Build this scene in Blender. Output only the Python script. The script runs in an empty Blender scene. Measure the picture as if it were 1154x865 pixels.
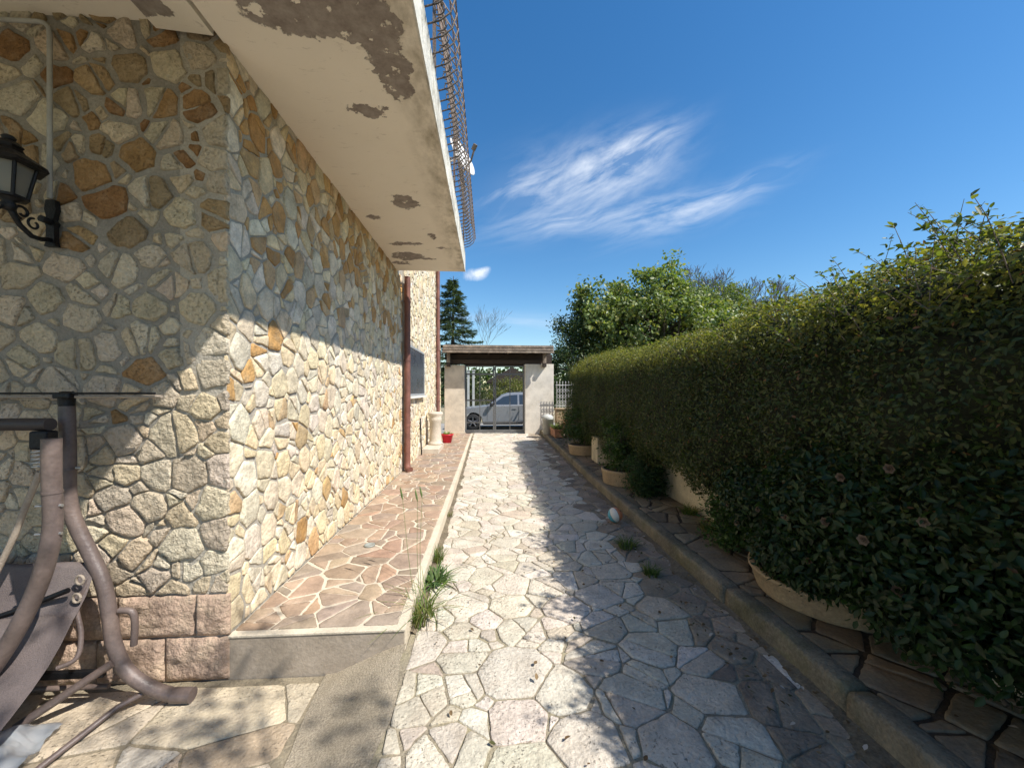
import bpy, bmesh, math, random
import numpy as np
from mathutils import Vector, Matrix, noise
R = math.radians
C = bpy.context.scene.collection
SC = bpy.context.scene
rnd = random.Random(7)

# ------------------------------------------------------------------ camera, sky, sun, exposure
cd = bpy.data.cameras.new('camera'); cam = bpy.data.objects.new('camera', cd); C.objects.link(cam)
cam.location = (0, 0, 1.5); cam.rotation_euler = (R(90), 0, -math.atan(27/433))
cd.sensor_width = 36; cd.lens = 36*433/1154; cd.shift_y = 7.5/1154; cd.clip_start = .05; cd.clip_end = 2000
SC.camera = cam
SUN = Vector((.718, -.44, 1)).normalized()
el = math.asin(SUN.z); az = math.atan2(SUN.x, SUN.y)
W = bpy.data.worlds.new('World'); SC.world = W; W.use_nodes = True
SC.view_settings.view_transform = 'Standard'; SC.view_settings.look = 'None'
SC.view_settings.exposure = 0.42; SC.view_settings.gamma = 1; SC.view_settings.use_curve_mapping = False
sl = bpy.data.lights.new('sun', 'SUN'); sl.energy = 5.0; sl.angle = R(.53); sl.color = (1, .96, .89)
so = bpy.data.objects.new('sun', sl); C.objects.link(so)
so.rotation_euler = SUN.to_track_quat('Z', 'Y').to_euler()

class NT:
    """small helper round a node tree"""
    def __init__(s, tree): s.t = tree; s.n = tree.nodes; s.l = tree.links
    def node(s, typ, **kw):
        n = s.n.new(typ)
        for k, v in kw.items(): setattr(n, k, v)
        return n
    def link(s, a, b): s.l.new(a, b)
    def put(s, sock, v):
        if hasattr(v, 'is_output'): s.link(v, sock)
        else: sock.default_value = v
    def math(s, op, a, b=None, c=None, clamp=False):
        n = s.node('ShaderNodeMath', operation=op, use_clamp=clamp)
        s.put(n.inputs[0], a)
        if b is not None: s.put(n.inputs[1], b)
        if c is not None: s.put(n.inputs[2], c)
        return n.outputs[0]
    def mix(s, f, a, b, mode='MIX'):
        n = s.node('ShaderNodeMix', data_type='RGBA', blend_type=mode)
        s.put(n.inputs[0], f)
        s.put(n.inputs[6], a if hasattr(a, 'is_output') else (*a, 1)); s.put(n.inputs[7], b if hasattr(b, 'is_output') else (*b, 1))
        return n.outputs[2]
    def ramp(s, f, a, b, lo=0., hi=1.):
        n = s.node('ShaderNodeMapRange', clamp=True)
        s.put(n.inputs[0], f); n.inputs[1].default_value = a; n.inputs[2].default_value = b
        n.inputs[3].default_value = lo; n.inputs[4].default_value = hi
        return n.outputs[0]
    def noise(s, vec, scale, detail=4, rough=.55, dist=0.):
        n = s.node('ShaderNodeTexNoise'); s.link(vec, n.inputs['Vector'])
        n.inputs['Scale'].default_value = scale; n.inputs['Detail'].default_value = detail
        n.inputs['Roughness'].default_value = rough; n.inputs['Distortion'].default_value = dist
        return n.outputs['Fac']
    def scale(s, vec, sc, loc=(0, 0, 0), rot=(0, 0, 0)):
        n = s.node('ShaderNodeMapping'); s.link(vec, n.inputs[0])
        n.inputs['Scale'].default_value = sc; n.inputs['Location'].default_value = loc; n.inputs['Rotation'].default_value = rot
        return n.outputs[0]

def build_sky():
    T = NT(W.node_tree); bg = W.node_tree.nodes['Background']
    sky = T.node('ShaderNodeTexSky', sky_type='NISHITA', sun_disc=False)
    sky.sun_elevation = el; sky.sun_rotation = az; sky.altitude = 100; sky.air_density = 1.15; sky.dust_density = .25; sky.ozone_density = 2.6
    hs = T.node('ShaderNodeHueSaturation'); hs.inputs['Saturation'].default_value = 1.32; hs.inputs['Value'].default_value = 1.0
    T.link(sky.outputs[0], hs.inputs['Color'])
    d = T.node('ShaderNodeTexCoord').outputs['Generated']
    sep = T.node('ShaderNodeSeparateXYZ'); T.link(d, sep.inputs[0])
    yy = T.math('MAXIMUM', sep.outputs[1], .05)
    u = T.math('DIVIDE', sep.outputs[0], yy); v = T.math('DIVIDE', sep.outputs[2], yy)
    cb = T.node('ShaderNodeCombineXYZ'); T.link(u, cb.inputs[0]); T.link(v, cb.inputs[1])
    # wisps of cirrus: warped, stretched noise inside soft elongated patches of the sky
    warp = T.node('ShaderNodeTexNoise'); T.link(cb.outputs[0], warp.inputs['Vector']); warp.inputs['Scale'].default_value = 3.2; warp.inputs['Detail'].default_value = 2
    vs = T.node('ShaderNodeVectorMath', operation='MULTIPLY_ADD'); T.link(warp.outputs['Color'], vs.inputs[0])
    vs.inputs[1].default_value = (.10, .10, 0); T.link(cb.outputs[0], vs.inputs[2])
    wv = vs.outputs[0]
    def patch(px, py, a, b, rot, pw=1.):
        # centre and size as slopes from the horizon
        m = T.scale(cb.outputs[0], (1, 1, 1), (-px, -py, 0))
        m2 = T.scale(m, (1/a, 1/b, 1), (0, 0, 0))
        rn = T.node('ShaderNodeVectorRotate', rotation_type='Z_AXIS'); T.link(m, rn.inputs[0]); rn.inputs['Angle'].default_value = -rot
        m2 = T.scale(rn.outputs[0], (1/a, 1/b, 1))
        ln = T.node('ShaderNodeVectorMath', operation='LENGTH'); T.link(m2, ln.inputs[0])
        g = T.math('POWER', 2.718, T.math('MULTIPLY', T.math('POWER', ln.outputs['Value'], 2), -1))
        return T.math('MULTIPLY', g, pw)
    def wisps(rot, sx, sy, sc, lo, hi, rough=.6):
        rn = T.node('ShaderNodeVectorRotate', rotation_type='Z_AXIS'); T.link(wv, rn.inputs[0]); rn.inputs['Angle'].default_value = -rot
        return T.ramp(T.noise(T.scale(rn.outputs[0], (sx, sy, 1)), sc, 8, rough, .25), lo, hi)
    w1 = wisps(.55, 1.3, 4.6, 3.4, .41, .86, .60)
    w2 = wisps(.30, 1.2, 6.5, 3.6, .41, .88, .60)
    m1 = T.math('ADD', T.math('ADD', patch(.27, .56, .19, .085, .28, 1.2), patch(.40, .65, .13, .05, .45, 1.0)), patch(.08, .53, .10, .05, .2, .7))
    m2 = T.math('ADD', T.math('ADD', patch(.24, .455, .24, .035, .18, .9), patch(.52, .475, .20, .04, .30, .95)), patch(.70, .56, .16, .025, .42, .45))
    c = T.math('ADD', T.math('MULTIPLY', T.math('MULTIPLY_ADD', w1, .84, .06), m1), T.math('MULTIPLY', T.math('MULTIPLY_ADD', w2, .85, .05), m2))
    # one small puff by the roof and faint streaks low down
    pf = T.ramp(T.math('MULTIPLY', T.math('ADD', patch(-.035, .300, .040, .018, .1, 1.2), patch(-.012, .312, .02, .010, .4, .8)), T.noise(wv, 34, 7, .68)), .22, .75, 0, .9)
    lowc = T.math('MULTIPLY', patch(.0, .18, .35, .02, .0, .30), wisps(.0, .6, 5, 5, .35, .7))
    c = T.math('ADD', T.math('ADD', c, pf), lowc, clamp=True)
    c = T.math('MULTIPLY', c, T.ramp(sep.outputs[1], .05, .2))
    out = T.mix(c, hs.outputs[0], (6.2, 6.6, 7.2))
    T.link(out, bg.inputs['Color']); bg.inputs['Strength'].default_value = .123
build_sky()

# ------------------------------------------------------------------ object helpers
def tag(o, label=None, cat=None, group=None, kind=None):
    if label: o['label'] = label
    if cat: o['category'] = cat
    if group: o['group'] = group
    if kind: o['kind'] = kind
    return o
def thing(name, label, cat, loc=(0, 0, 0), group=None):
    o = bpy.data.objects.new(name, None); C.objects.link(o); o.location = loc; o.empty_display_size = .2
    return tag(o, label, cat, group)
def wloc(o):
    v = Vector((0, 0, 0))
    while o: v += o.location; o = o.parent
    return v
def link_mesh(me, name, parent=None, label=None):
    o = bpy.data.objects.new(name, me); C.objects.link(o)
    if parent: o.parent = parent
    if label: o['label'] = label
    return o
def copy_tree(o, loc=None, parent=None, rz=None, scale=None):
    c = o.copy(); C.objects.link(c)
    if parent: c.parent = parent
    if loc is not None: c.location = loc
    if rz is not None: c.rotation_euler.z = rz
    if scale is not None: c.scale = scale if hasattr(scale, '__len__') else (scale,)*3
    for ch in list(o.children): copy_tree(ch, None, c)
    return c

class MB:
    """collects vertices and faces in world coordinates; build() makes ONE mesh object, local to its parent"""
    def __init__(s): s.v = []; s.f = []; s.c = []; s.mi = []; s.sm = []
    def add(s, vs, fs, col=None, mi=0, smooth=False):
        o = len(s.v); s.v += [tuple(p) for p in vs]
        s.f += [tuple(i+o for i in f) for f in fs]
        s.c += [col or (1, 1, 1)]*len(vs); s.mi += [mi]*len(fs); s.sm += [smooth]*len(fs)
        return s
    def box(s, a, b, bev=0., mi=0, col=None):
        x0, y0, z0 = a; x1, y1, z1 = b
        if bev <= 0:
            vs = [(x, y, z) for x in (x0, x1) for y in (y0, y1) for z in (z0, z1)]
            return s.add(vs, [(0, 1, 3, 2), (4, 6, 7, 5), (0, 4, 5, 1), (2, 3, 7, 6), (0, 2, 6, 4), (1, 5, 7, 3)], col, mi)
        bm = bmesh.new(); bmesh.ops.create_cube(bm, size=1)
        for v in bm.verts: v.co = Vector(((x0+x1)/2+v.co.x*(x1-x0), (y0+y1)/2+v.co.y*(y1-y0), (z0+z1)/2+v.co.z*(z1-z0)))
        bmesh.ops.bevel(bm, geom=bm.edges[:], offset=bev, segments=2, affect='EDGES', profile=.5)
        return s.bm(bm, mi, col)
    def bm(s, bm, mi=0, col=None, smooth=False):
        bm.verts.index_update()
        s.add([v.co[:] for v in bm.verts], [[v.index for v in f.verts] for f in bm.faces], col, mi, smooth); bm.free(); return s
    def tube(s, pts, r, n=10, cap=True, mi=0, col=None):
        pts = [Vector(p) for p in pts]; m = len(pts)
        rs = r if hasattr(r, '__len__') else [r]*m
        vs, fs = [], []; up = None
        for i, p in enumerate(pts):
            t = (pts[min(i+1, m-1)]-pts[max(i-1, 0)]).normalized()
            if up is None: up = t.orthogonal().normalized()
            up = (up-t*up.dot(t)); up = up.normalized() if up.length > 1e-6 else t.orthogonal().normalized()
            sd = t.cross(up)
            for k in range(n):
                a = 2*math.pi*k/n; vs.append(p+(up*math.cos(a)+sd*math.sin(a))*rs[i])
        for i in range(m-1):
            for k in range(n): fs.append((i*n+k, i*n+(k+1) % n, (i+1)*n+(k+1) % n, (i+1)*n+k))
        s.add(vs, fs, col, mi, True)
        if cap:
            s.add(vs[:n], [tuple(range(n))[::-1]], col, mi); s.add(vs[-n:], [tuple(range(n))], col, mi)
        return s
    def lathe(s, c, prof, n=32, mi=0, col=None, smooth=True):
        c = Vector(c); vs, fs = [], []
        for r, z in prof:
            for k in range(n):
                a = 2*math.pi*k/n; vs.append(c+Vector((r*math.cos(a), r*math.sin(a), z)))
        for i in range(len(prof)-1):
            for k in range(n): fs.append((i*n+k, i*n+(k+1) % n, (i+1)*n+(k+1) % n, (i+1)*n+k))
        return s.add(vs, fs, col, mi, smooth)
    def prism(s, poly, f0, f1, mi=0, col=None):
        """poly of 2D points; f0 and f1 turn a 2D point into the two end faces"""
        n = len(poly); vs = [f0(*p) for p in poly]+[f1(*p) for p in poly]
        fs = [tuple(range(n))[::-1], tuple(range(n, 2*n))]+[(i, (i+1) % n, n+(i+1) % n, n+i) for i in range(n)]
        return s.add(vs, fs, col, mi)
    def build(s, name, mats, parent=None, label=None, fix=True):
        o0 = wloc(parent) if parent else Vector((0, 0, 0))
        me = bpy.data.meshes.new(name)
        me.from_pydata([(x-o0.x, y-o0.y, z-o0.z) for x, y, z in s.v], [], s.f)
        for m in (mats if isinstance(mats, (list, tuple)) else [mats]): me.materials.append(m)
        me.polygons.foreach_set('material_index', s.mi); me.polygons.foreach_set('use_smooth', s.sm)
        ca = me.color_attributes.new('col', 'FLOAT_COLOR', 'POINT')
        ca.data.foreach_set('color', np.array([(*c, 1) for c in s.c], dtype=np.float32).ravel())
        if fix:
            bm = bmesh.new(); bm.from_mesh(me); bmesh.ops.recalc_face_normals(bm, faces=bm.faces[:]); bm.to_mesh(me); bm.free()
        me.update()
        return link_mesh(me, name, parent, label)

def np_mesh(name, V, F, mat, colors=None, parent=None, smooth=False):
    """V (n,3) world vertices, F (m,4) quads"""
    o0 = np.array(wloc(parent)[:]) if parent else np.zeros(3)
    me = bpy.data.meshes.new(name); n, m = len(V), len(F); k = F.shape[1]
    me.vertices.add(n); me.vertices.foreach_set('co', (V-o0).astype(np.float32).ravel())
    me.loops.add(m*k); me.loops.foreach_set('vertex_index', F.astype(np.int32).ravel())
    me.polygons.add(m); me.polygons.foreach_set('loop_start', np.arange(0, m*k, k, dtype=np.int32))
    try: me.polygons.foreach_set('loop_total', np.full(m, k, dtype=np.int32))
    except Exception: pass
    me.update(calc_edges=True)
    if smooth: me.polygons.foreach_set('use_smooth', np.ones(m, dtype=bool))
    if colors is not None:
        ca = me.color_attributes.new('col', 'FLOAT_COLOR', 'POINT')
        ca.data.foreach_set('color', np.concatenate([colors, np.ones((n, 1))], 1).astype(np.float32).ravel())
    me.materials.append(mat); me.validate()
    return link_mesh(me, name, parent)

# ------------------------------------------------------------------ materials
MATS = {}
def mat(name, col=None, rough=.8, mott=(6, .25), fine=(60, .12), bump=.3, bscale=40, metal=0., spec=.4, attr=False, tint=None, tscale=3., tamt=.5, detail=6, bdist=.02, pits=0):
    if name in MATS: return MATS[name]
    m = bpy.data.materials.new(name); m.use_nodes = True; T = NT(m.node_tree)
    b = m.node_tree.nodes['Principled BSDF']
    co = T.node('ShaderNodeTexCoord').outputs['Object']
    if attr:
        a = T.node('ShaderNodeAttribute', attribute_name='col'); base = a.outputs['Color']
        if col: base = T.mix(1., base, col, 'MULTIPLY')
    else:
        r = T.node('ShaderNodeRGB'); r.outputs[0].default_value = (*col, 1); base = r.outputs[0]
    if tint: base = T.mix(T.math('MULTIPLY', T.ramp(T.noise(co, tscale, 6, .62), .47, .66), tamt), base, tint)
    n1 = T.noise(co, mott[0], 5, .6); n2 = T.noise(co, fine[0], 4, .65)
    f = T.math('ADD', T.ramp(n1, .3, .7, 1-mott[1], 1+mott[1]), T.ramp(n2, .3, .7, -fine[1], fine[1]))
    cb = T.node('ShaderNodeCombineXYZ')
    for i in range(3): T.link(f, cb.inputs[i])
    base = T.mix(1., base, cb.outputs[0], 'MULTIPLY')
    if pits:
        pt = T.math('MULTIPLY', T.ramp(T.noise(co, 75, 3, .5), .60, .68), T.ramp(T.noise(co, 5, 3), .42, .6))
        base = T.mix(T.math('MULTIPLY', pt, pits), base, (.16, .125, .085))
    T.link(base, b.inputs['Base Color'])
    b.inputs['Metallic'].default_value = metal; b.inputs['Specular IOR Level'].default_value = spec
    T.put(b.inputs['Roughness'], T.ramp(n1, .3, .7, max(.05, rough-.1), min(1, rough+.1)))
    if bump:
        bn = T.node('ShaderNodeBump'); bn.inputs['Strength'].default_value = bump; bn.inputs['Distance'].default_value = bdist
        hgt = T.noise(co, bscale, detail, .6)
        if pits: hgt = T.math('SUBTRACT', hgt, T.math('MULTIPLY', pt, .5))
        T.link(hgt, bn.inputs['Height']); T.link(bn.outputs[0], b.inputs['Normal'])
    MATS[name] = m; return m

def leaf_mat(name, rough=.38, trans=.35, spec=.5, tgain=(1.5, 1.6, .6)):
    m = bpy.data.materials.new(name); m.use_nodes = True; T = NT(m.node_tree); nt = m.node_tree
    b = nt.nodes['Principled BSDF']; out = nt.nodes['Material Output']
    a = T.node('ShaderNodeAttribute', attribute_name='col').outputs['Color']
    T.link(a, b.inputs['Base Color']); b.inputs['Roughness'].default_value = rough; b.inputs['Specular IOR Level'].default_value = spec
    tr = T.node('ShaderNodeBsdfTranslucent'); T.link(T.mix(1., a, tgain, 'MULTIPLY'), tr.inputs[0])
    mx = T.node('ShaderNodeMixShader'); mx.inputs[0].default_value = trans
    T.link(b.outputs[0], mx.inputs[1]); T.link(tr.outputs[0], mx.inputs[2]); T.link(mx.outputs[0], out.inputs[0])
    return m

m_wall = mat('wall_stone', rough=.85, mott=(9, .28), fine=(70, .2), bump=.75, bscale=34, attr=True, tint=(.40, .33, .22), tscale=11, tamt=.35, detail=8)
m_wallr = mat('rough_wall_stone', rough=.9, mott=(9, .25), fine=(60, .2), bump=1.0, bscale=30, attr=True, tint=(.36, .285, .20), tscale=9, tamt=.4, detail=10, bdist=.05, pits=.25)
m_mortar = mat('mortar', (.41, .37, .305), .95, (5, .2), (80, .15), .6, 60)
m_pale_mortar = mat('pale_mortar', (.60, .52, .40), .95, (5, .15), (80, .12), .35, 60)
m_joint = mat('mossy_joint', (.34, .29, .21), .95, (4, .3), (90, .25), .8, 70, tint=(.23, .21, .11), tscale=4, tamt=.5)
m_soiljoint = mat('patio_joint', (.27, .225, .155), .95, (4, .3), (90, .25), .8, 70)
m_drysoil = mat('dry_soil', (.17, .135, .09), .98, (8, .35), (60, .35), 1., 40, detail=9)
m_trav = mat('travertine', rough=.72, mott=(7, .16), fine=(55, .16), bump=.7, bscale=50, attr=True, tint=(.46, .38, .29), tscale=5.5, tamt=.5, detail=10, bdist=.025, pits=.75)
m_porph = mat('porphyry', rough=.7, mott=(8, .25), fine=(70, .15), bump=.3, bscale=60, attr=True)
m_side = mat('sidewalk_stone', rough=.8, mott=(6, .3), fine=(60, .18), bump=.5, bscale=45, attr=True, tint=(.10, .10, .06), tscale=3, tamt=.4)
m_pink = mat('split_face', (.43, .305, .225), .92, (7, .35), (60, .22), 1., 38, tint=(.55, .43, .30), tscale=8, tamt=.5, detail=9)
m_concrete = mat('kerb_concrete', (.22, .185, .13), .95, (3.5, .4), (70, .28), 1., 50, tint=(.10, .095, .04), tscale=4, tamt=.6, detail=8)
m_apron = mat('concrete_apron', (.43, .36, .265), .95, (3, .22), (120, .35), .9, 110, tint=(.30, .25, .17), tscale=3.5, tamt=.5, detail=8)
m_riser = mat('riser_slab', (.36, .295, .225), .85, (5, .12), (60, .12), .25, 40, tint=(.36, .30, .24), tscale=5, tamt=.5)
m_plaster = mat('pillar_plaster', (.61, .53, .425), .92, (2.5, .2), (60, .12), .5, 40, tint=(.36, .30, .23), tscale=2.2, tamt=.55)
m_gwall = mat('garden_wall_plaster', (.56, .48, .34), .92, (2.5, .25), (50, .15), .6, 40, tint=(.30, .26, .17), tscale=3, tamt=.6)
m_white = mat('white_render', (.74, .71, .63), .9, (2, .12), (40, .08), .3, 40)
m_rust = mat('downpipe_brown', (.20, .085, .062), .55, (6, .25), (50, .1), .15, 40, spec=.4, tint=(.10, .05, .045), tscale=4, tamt=.6)
m_iron = mat('rusty_iron', (.16, .135, .115), .6, (14, .4), (80, .2), .3, 60, metal=.35, tint=(.22, .09, .03), tscale=10, tamt=.65)
m_black = mat('black_iron', (.018, .018, .02), .42, (10, .3), (80, .15), .25, 70, metal=.6, spec=.5)
m_gate = mat('gate_grey_paint', (.15, .15, .15), .45, (6, .2), (50, .1), .1, 40, metal=.4)
m_timber = mat('weathered_timber', (.24, .19, .15), .9, (5, .3), (40, .2), .7, 25, tint=(.36, .29, .22), tscale=5, tamt=.6)
m_dark = mat('dark_timber', (.055, .04, .032), .9, (6, .3), (40, .15), .4, 30)
m_screen = mat('window_screen', (.055, .065, .08), .3, (3, .15), (40, .05), .03, 60, spec=.6)
m_frame = mat('grey_frame', (.33, .34, .34), .5, (5, .1), (40, .05), .05, 40)
m_swing = mat('brown_tube_paint', (.12, .09, .08), .42, (7, .25), (60, .12), .18, 60, spec=.5, tint=(.22, .16, .13), tscale=5, tamt=.5)
m_sling = mat('taupe_sling', (.125, .10, .095), .75, (5, .18), (160, .15), .35, 200, spec=.3, tint=(.2, .17, .155), tscale=4, tamt=.5)
m_strap = mat('pale_strap', (.34, .28, .22), .8, (9, .2), (90, .15), .3, 120)
m_steel = mat('zinc_steel', (.5, .5, .5), .35, (9, .2), (60, .1), .1, 60, metal=.9)
m_soil = mat('soil', (.075, .055, .038), .98, (5, .35), (60, .3), 1., 40, detail=9)
m_ground = mat('garden_soil', (.11, .10, .055), .98, (1, .4), (20, .3), 1., 12, tint=(.06, .09, .025), tscale=1.2, tamt=.8)
m_asph = mat('road_surface', (.30, .285, .26), .95, (1.2, .2), (60, .2), .5, 60)
m_terra = mat('terracotta', (.42, .20, .11), .85, (6, .25), (50, .15), .3, 40, tint=(.45, .33, .24), tscale=5, tamt=.6)
m_tufa = mat('tufa_planter', (.40, .29, .175), .95, (5, .28), (50, .2), .7, 40, tint=(.25, .20, .12), tscale=5, tamt=.6)
m_red = mat('red_plastic', (.62, .02, .045), .4, (4, .1), (40, .05), .03, 40)
m_whitepl = mat('white_plastic', (.50, .50, .46), .45, (4, .15), (40, .08), .05, 40)
m_bark = mat('bark', (.085, .065, .048), .95, (6, .35), (40, .25), .9, 25)
m_twig = mat('grey_twig', (.15, .125, .10), .95, (6, .25), (40, .15), .2, 30)
m_core = mat('hedge_core_shade', (.022, .026, .012), 1., (9, .5), (40, .3), 1., 20)  # near-black: the shade inside the hedge is put into this colour
m_dishw = mat('dish_white', (.72, .71, .68), .5, (4, .1), (40, .05), .05, 30, tint=(.4, .2, .1), tscale=5, tamt=.35)
m_cap = mat('drain_cap', (.30, .31, .28), .6, (9, .2), (60, .1), .2, 60, metal=.3)
m_leaf = leaf_mat('hedge_leaf', .46, .36, .4)
m_tleaf = leaf_mat('tree_leaf', .45, .35)
m_grass = leaf_mat('grass_blade', .55, .35, .3, (1.3, 1.4, .6))
m_needle = leaf_mat('needle', .6, .12, .3)
m_petal = leaf_mat('petal', .7, .3, .2, (1, 1, 1))

def soffit_mat():
    m = bpy.data.materials.new('peeling_paint'); m.use_nodes = True; T = NT(m.node_tree); b = m.node_tree.nodes['Principled BSDF']
    co = T.node('ShaderNodeNewGeometry').outputs['Position']
    wn = T.node('ShaderNodeTexNoise'); T.link(co, wn.inputs['Vector']); wn.inputs['Scale'].default_value = 7; wn.inputs['Detail'].default_value = 7; wn.inputs['Roughness'].default_value = .62
    wv = T.node('ShaderNodeVectorMath', operation='MULTIPLY_ADD'); T.link(wn.outputs['Color'], wv.inputs[0]); wv.inputs[1].default_value = (.30, .30, 0); T.link(co, wv.inputs[2])
    base = T.scale(wv.outputs[0], (1, 1, 0), (-.15, -.15, 0))
    d = None
    # flaked places on the ceiling (x, y, half sizes): bare render shows where the paint has come away
    for x, y, a, b_ in [(-1.03, 2.02, .24, .15), (-.80, 2.07, .17, .13), (-.62, 2.12, .14, .19), (-.57, 2.40, .10, .22), (-.80, 1.80, .30, .18), (-.82, 2.74, .13, .055),
                        (-.86, 4.04, .12, .16), (-1.11, 5.18, .22, .045), (-1.18, 5.66, .24, .15), (-1.28, 4.40, .10, .05), (-.62, 5.3, .10, .03), (-1.30, 5.95, .12, .10), (-.95, 5.75, .16, .04), (-.70, 4.9, .05, .09), (-1.75, 2.06, .13, .10), (-2.35, 1.8, .06, .35)]:
        mp = T.scale(base, (1/a, 1/b_, 0), (-x/a, -y/b_, 0))
        ln = T.node('ShaderNodeVectorMath', operation='LENGTH'); T.link(mp, ln.inputs[0])
        d = ln.outputs['Value'] if d is None else T.math('MINIMUM', d, ln.outputs['Value'])
    # islands of paint that survive inside a flaked place
    isl = T.ramp(T.noise(co, 9, 4, .6), .60, .63)
    mask = T.math('MULTIPLY', T.ramp(d, .97, 1.03, 1, 0), T.math('SUBTRACT', 1., isl))
    sep = T.node('ShaderNodeSeparateXYZ'); T.link(co, sep.inputs[0])
    paint = T.mix(T.ramp(T.noise(co, 1.6, 5), .35, .7, 0, .5), (.90, .82, .69), (.80, .72, .60))
    # damp yellow-brown staining along the outer drip edge
    st = T.math('MULTIPLY', T.ramp(sep.outputs[0], -.66, -.40, 0, 1), T.ramp(T.noise(T.scale(co, (2, 1, 1)), 3.5, 7, .68), .40, .68), clamp=True)
    paint = T.mix(T.math('MULTIPLY', st, .8), paint, (.20, .15, .07))
    cr = T.math('MULTIPLY', T.ramp(T.noise(T.scale(co, (2.2, 7, 1)), 2.6, 8, .75, 1.2), .60, .66), .35)
    paint = T.mix(cr, paint, (.36, .29, .21))
    bare = T.mix(T.ramp(T.noise(co, 14, 8, .7), .35, .65), (.23, .19, .165), (.38, .33, .285))
    T.link(T.mix(mask, paint, bare), b.inputs['Base Color']); b.inputs['Roughness'].default_value = .85; b.inputs['Specular IOR Level'].default_value = .25
    h = T.math('ADD', T.math('MULTIPLY', mask, 1.), T.math('MULTIPLY', T.noise(co, 40, 6), .25))
    bn = T.node('ShaderNodeBump'); bn.invert = False; bn.inputs['Strength'].default_value = .8; bn.inputs['Distance'].default_value = .006
    T.link(T.math('MULTIPLY', h, -1.), bn.inputs['Height']); T.link(bn.outputs[0], b.inputs['Normal'])
    return m
m_soffit = soffit_mat()

# ------------------------------------------------------------------ irregular stone laying
def clip_half(poly, nx, ny, c0):
    new = []
    for a in range(len(poly)):
        p, q = poly[a], poly[(a+1) % len(poly)]
        dp, dq = nx*p[0]+ny*p[1]-c0, nx*q[0]+ny*q[1]-c0
        if dp <= 0: new.append(p)
        if (dp < 0) != (dq < 0) and abs(dp-dq) > 1e-9:
            t = dp/(dp-dq); new.append((p[0]+(q[0]-p[0])*t, p[1]+(q[1]-p[1])*t))
    return new
def area(poly): return .5*abs(sum(poly[a][0]*poly[(a+1) % len(poly)][1]-poly[(a+1) % len(poly)][0]*poly[a][1] for a in range(len(poly))))
def lay_stones(mb, u0, u1, v0, v1, rmin, rmax, gap, thick, rough, colfn, xf, seed, aniso=(1, 1), fixed=(), edge=.012, keep=None, jag=.006, cham=.06, tilt=.04, mi=0, tries=5000, skew=1.6, split=.55, pack=.80, gapfn=None):
    rg = random.Random(seed); su, sv = aniso
    pts = [(u*su, v*sv, r) for u, v, r in fixed]
    P = np.array(pts) if pts else np.zeros((0, 3))
    rad = sorted((rmin+(rmax-rmin)*rg.random()**skew for _ in range(tries)), reverse=True)
    buf = np.zeros((len(rad)+len(pts), 3)); k = len(pts); buf[:k] = P
    for r in rad:
        u, v = rg.uniform(u0*su, u1*su), rg.uniform(v0*sv, v1*sv)
        if k and np.any((buf[:k, 0]-u)**2+(buf[:k, 1]-v)**2 < ((buf[:k, 2]+r)*pack)**2): continue
        buf[k] = (u, v, r); k += 1
    P = buf[:k]
    w = (P[:, 2]*.95)**2; serial = 0
    for i in range(k):
        s = P[i, :2]; d2 = np.sum((P[:, :2]-s)**2, 1)
        poly = [(u0*su, v0*sv), (u1*su, v0*sv), (u1*su, v1*sv), (u0*su, v1*sv)]
        for j in np.argsort(d2)[1:40]:
            dd = math.sqrt(d2[j])+1e-9; nx, ny = (P[j, 0]-s[0])/dd, (P[j, 1]-s[1])/dd
            # each joint has its own width, the same seen from both sides
            g = (gapfn(s[1]/sv) if gapfn else gap)*(.45+1.1*((math.sin((i+1)*(j+1)*12.9898+seed)*43758.5453) % 1))
            off = (d2[j]+w[i]-w[j])/(2*dd)-g/2
            poly = clip_half(poly, nx, ny, nx*s[0]+ny*s[1]+off)
            if len(poly) < 3: break
        if len(poly) < 3: continue
        work = [([(p[0]/su, p[1]/sv) for p in poly], 0)]
        while work:
            poly, lev = work.pop()
            if len(poly) < 3: continue
            ar = area(poly)
            if ar < rmin*rmin*.35: continue
            cx, cy = sum(p[0] for p in poly)/len(poly), sum(p[1] for p in poly)/len(poly)
            is_fixed = i < len(pts) and (len(pts) < 20 or (i*7919) % 10 < 7)
            if not is_fixed and lev < 2 and ar > (rmin*2.0)**2 and rg.random() < split*(1 if lev == 0 else .5):
                # break the stone along a straight line, more often across its length
                ext = max(((p[0]-cx, p[1]-cy) for p in poly), key=lambda q: q[0]**2+q[1]**2)
                an = math.atan2(ext[1], ext[0])+rg.gauss(0, .55); nx, ny = math.cos(an), math.sin(an)
                c0 = nx*cx+ny*cy+rg.uniform(-.25, .25)*math.sqrt(ar); g = gap*rg.uniform(.35, 1.)
                work += [(clip_half(poly, nx, ny, c0-g/2), lev+1), (clip_half(poly, -nx, -ny, -c0-g/2), lev+1)]
                continue
            if keep and not keep(cx, cy): continue
            serial += 1; emit_stone(mb, poly, rg, serial, seed, thick, rough, colfn, xf, edge, jag, cham, tilt, mi)
    return mb
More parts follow.
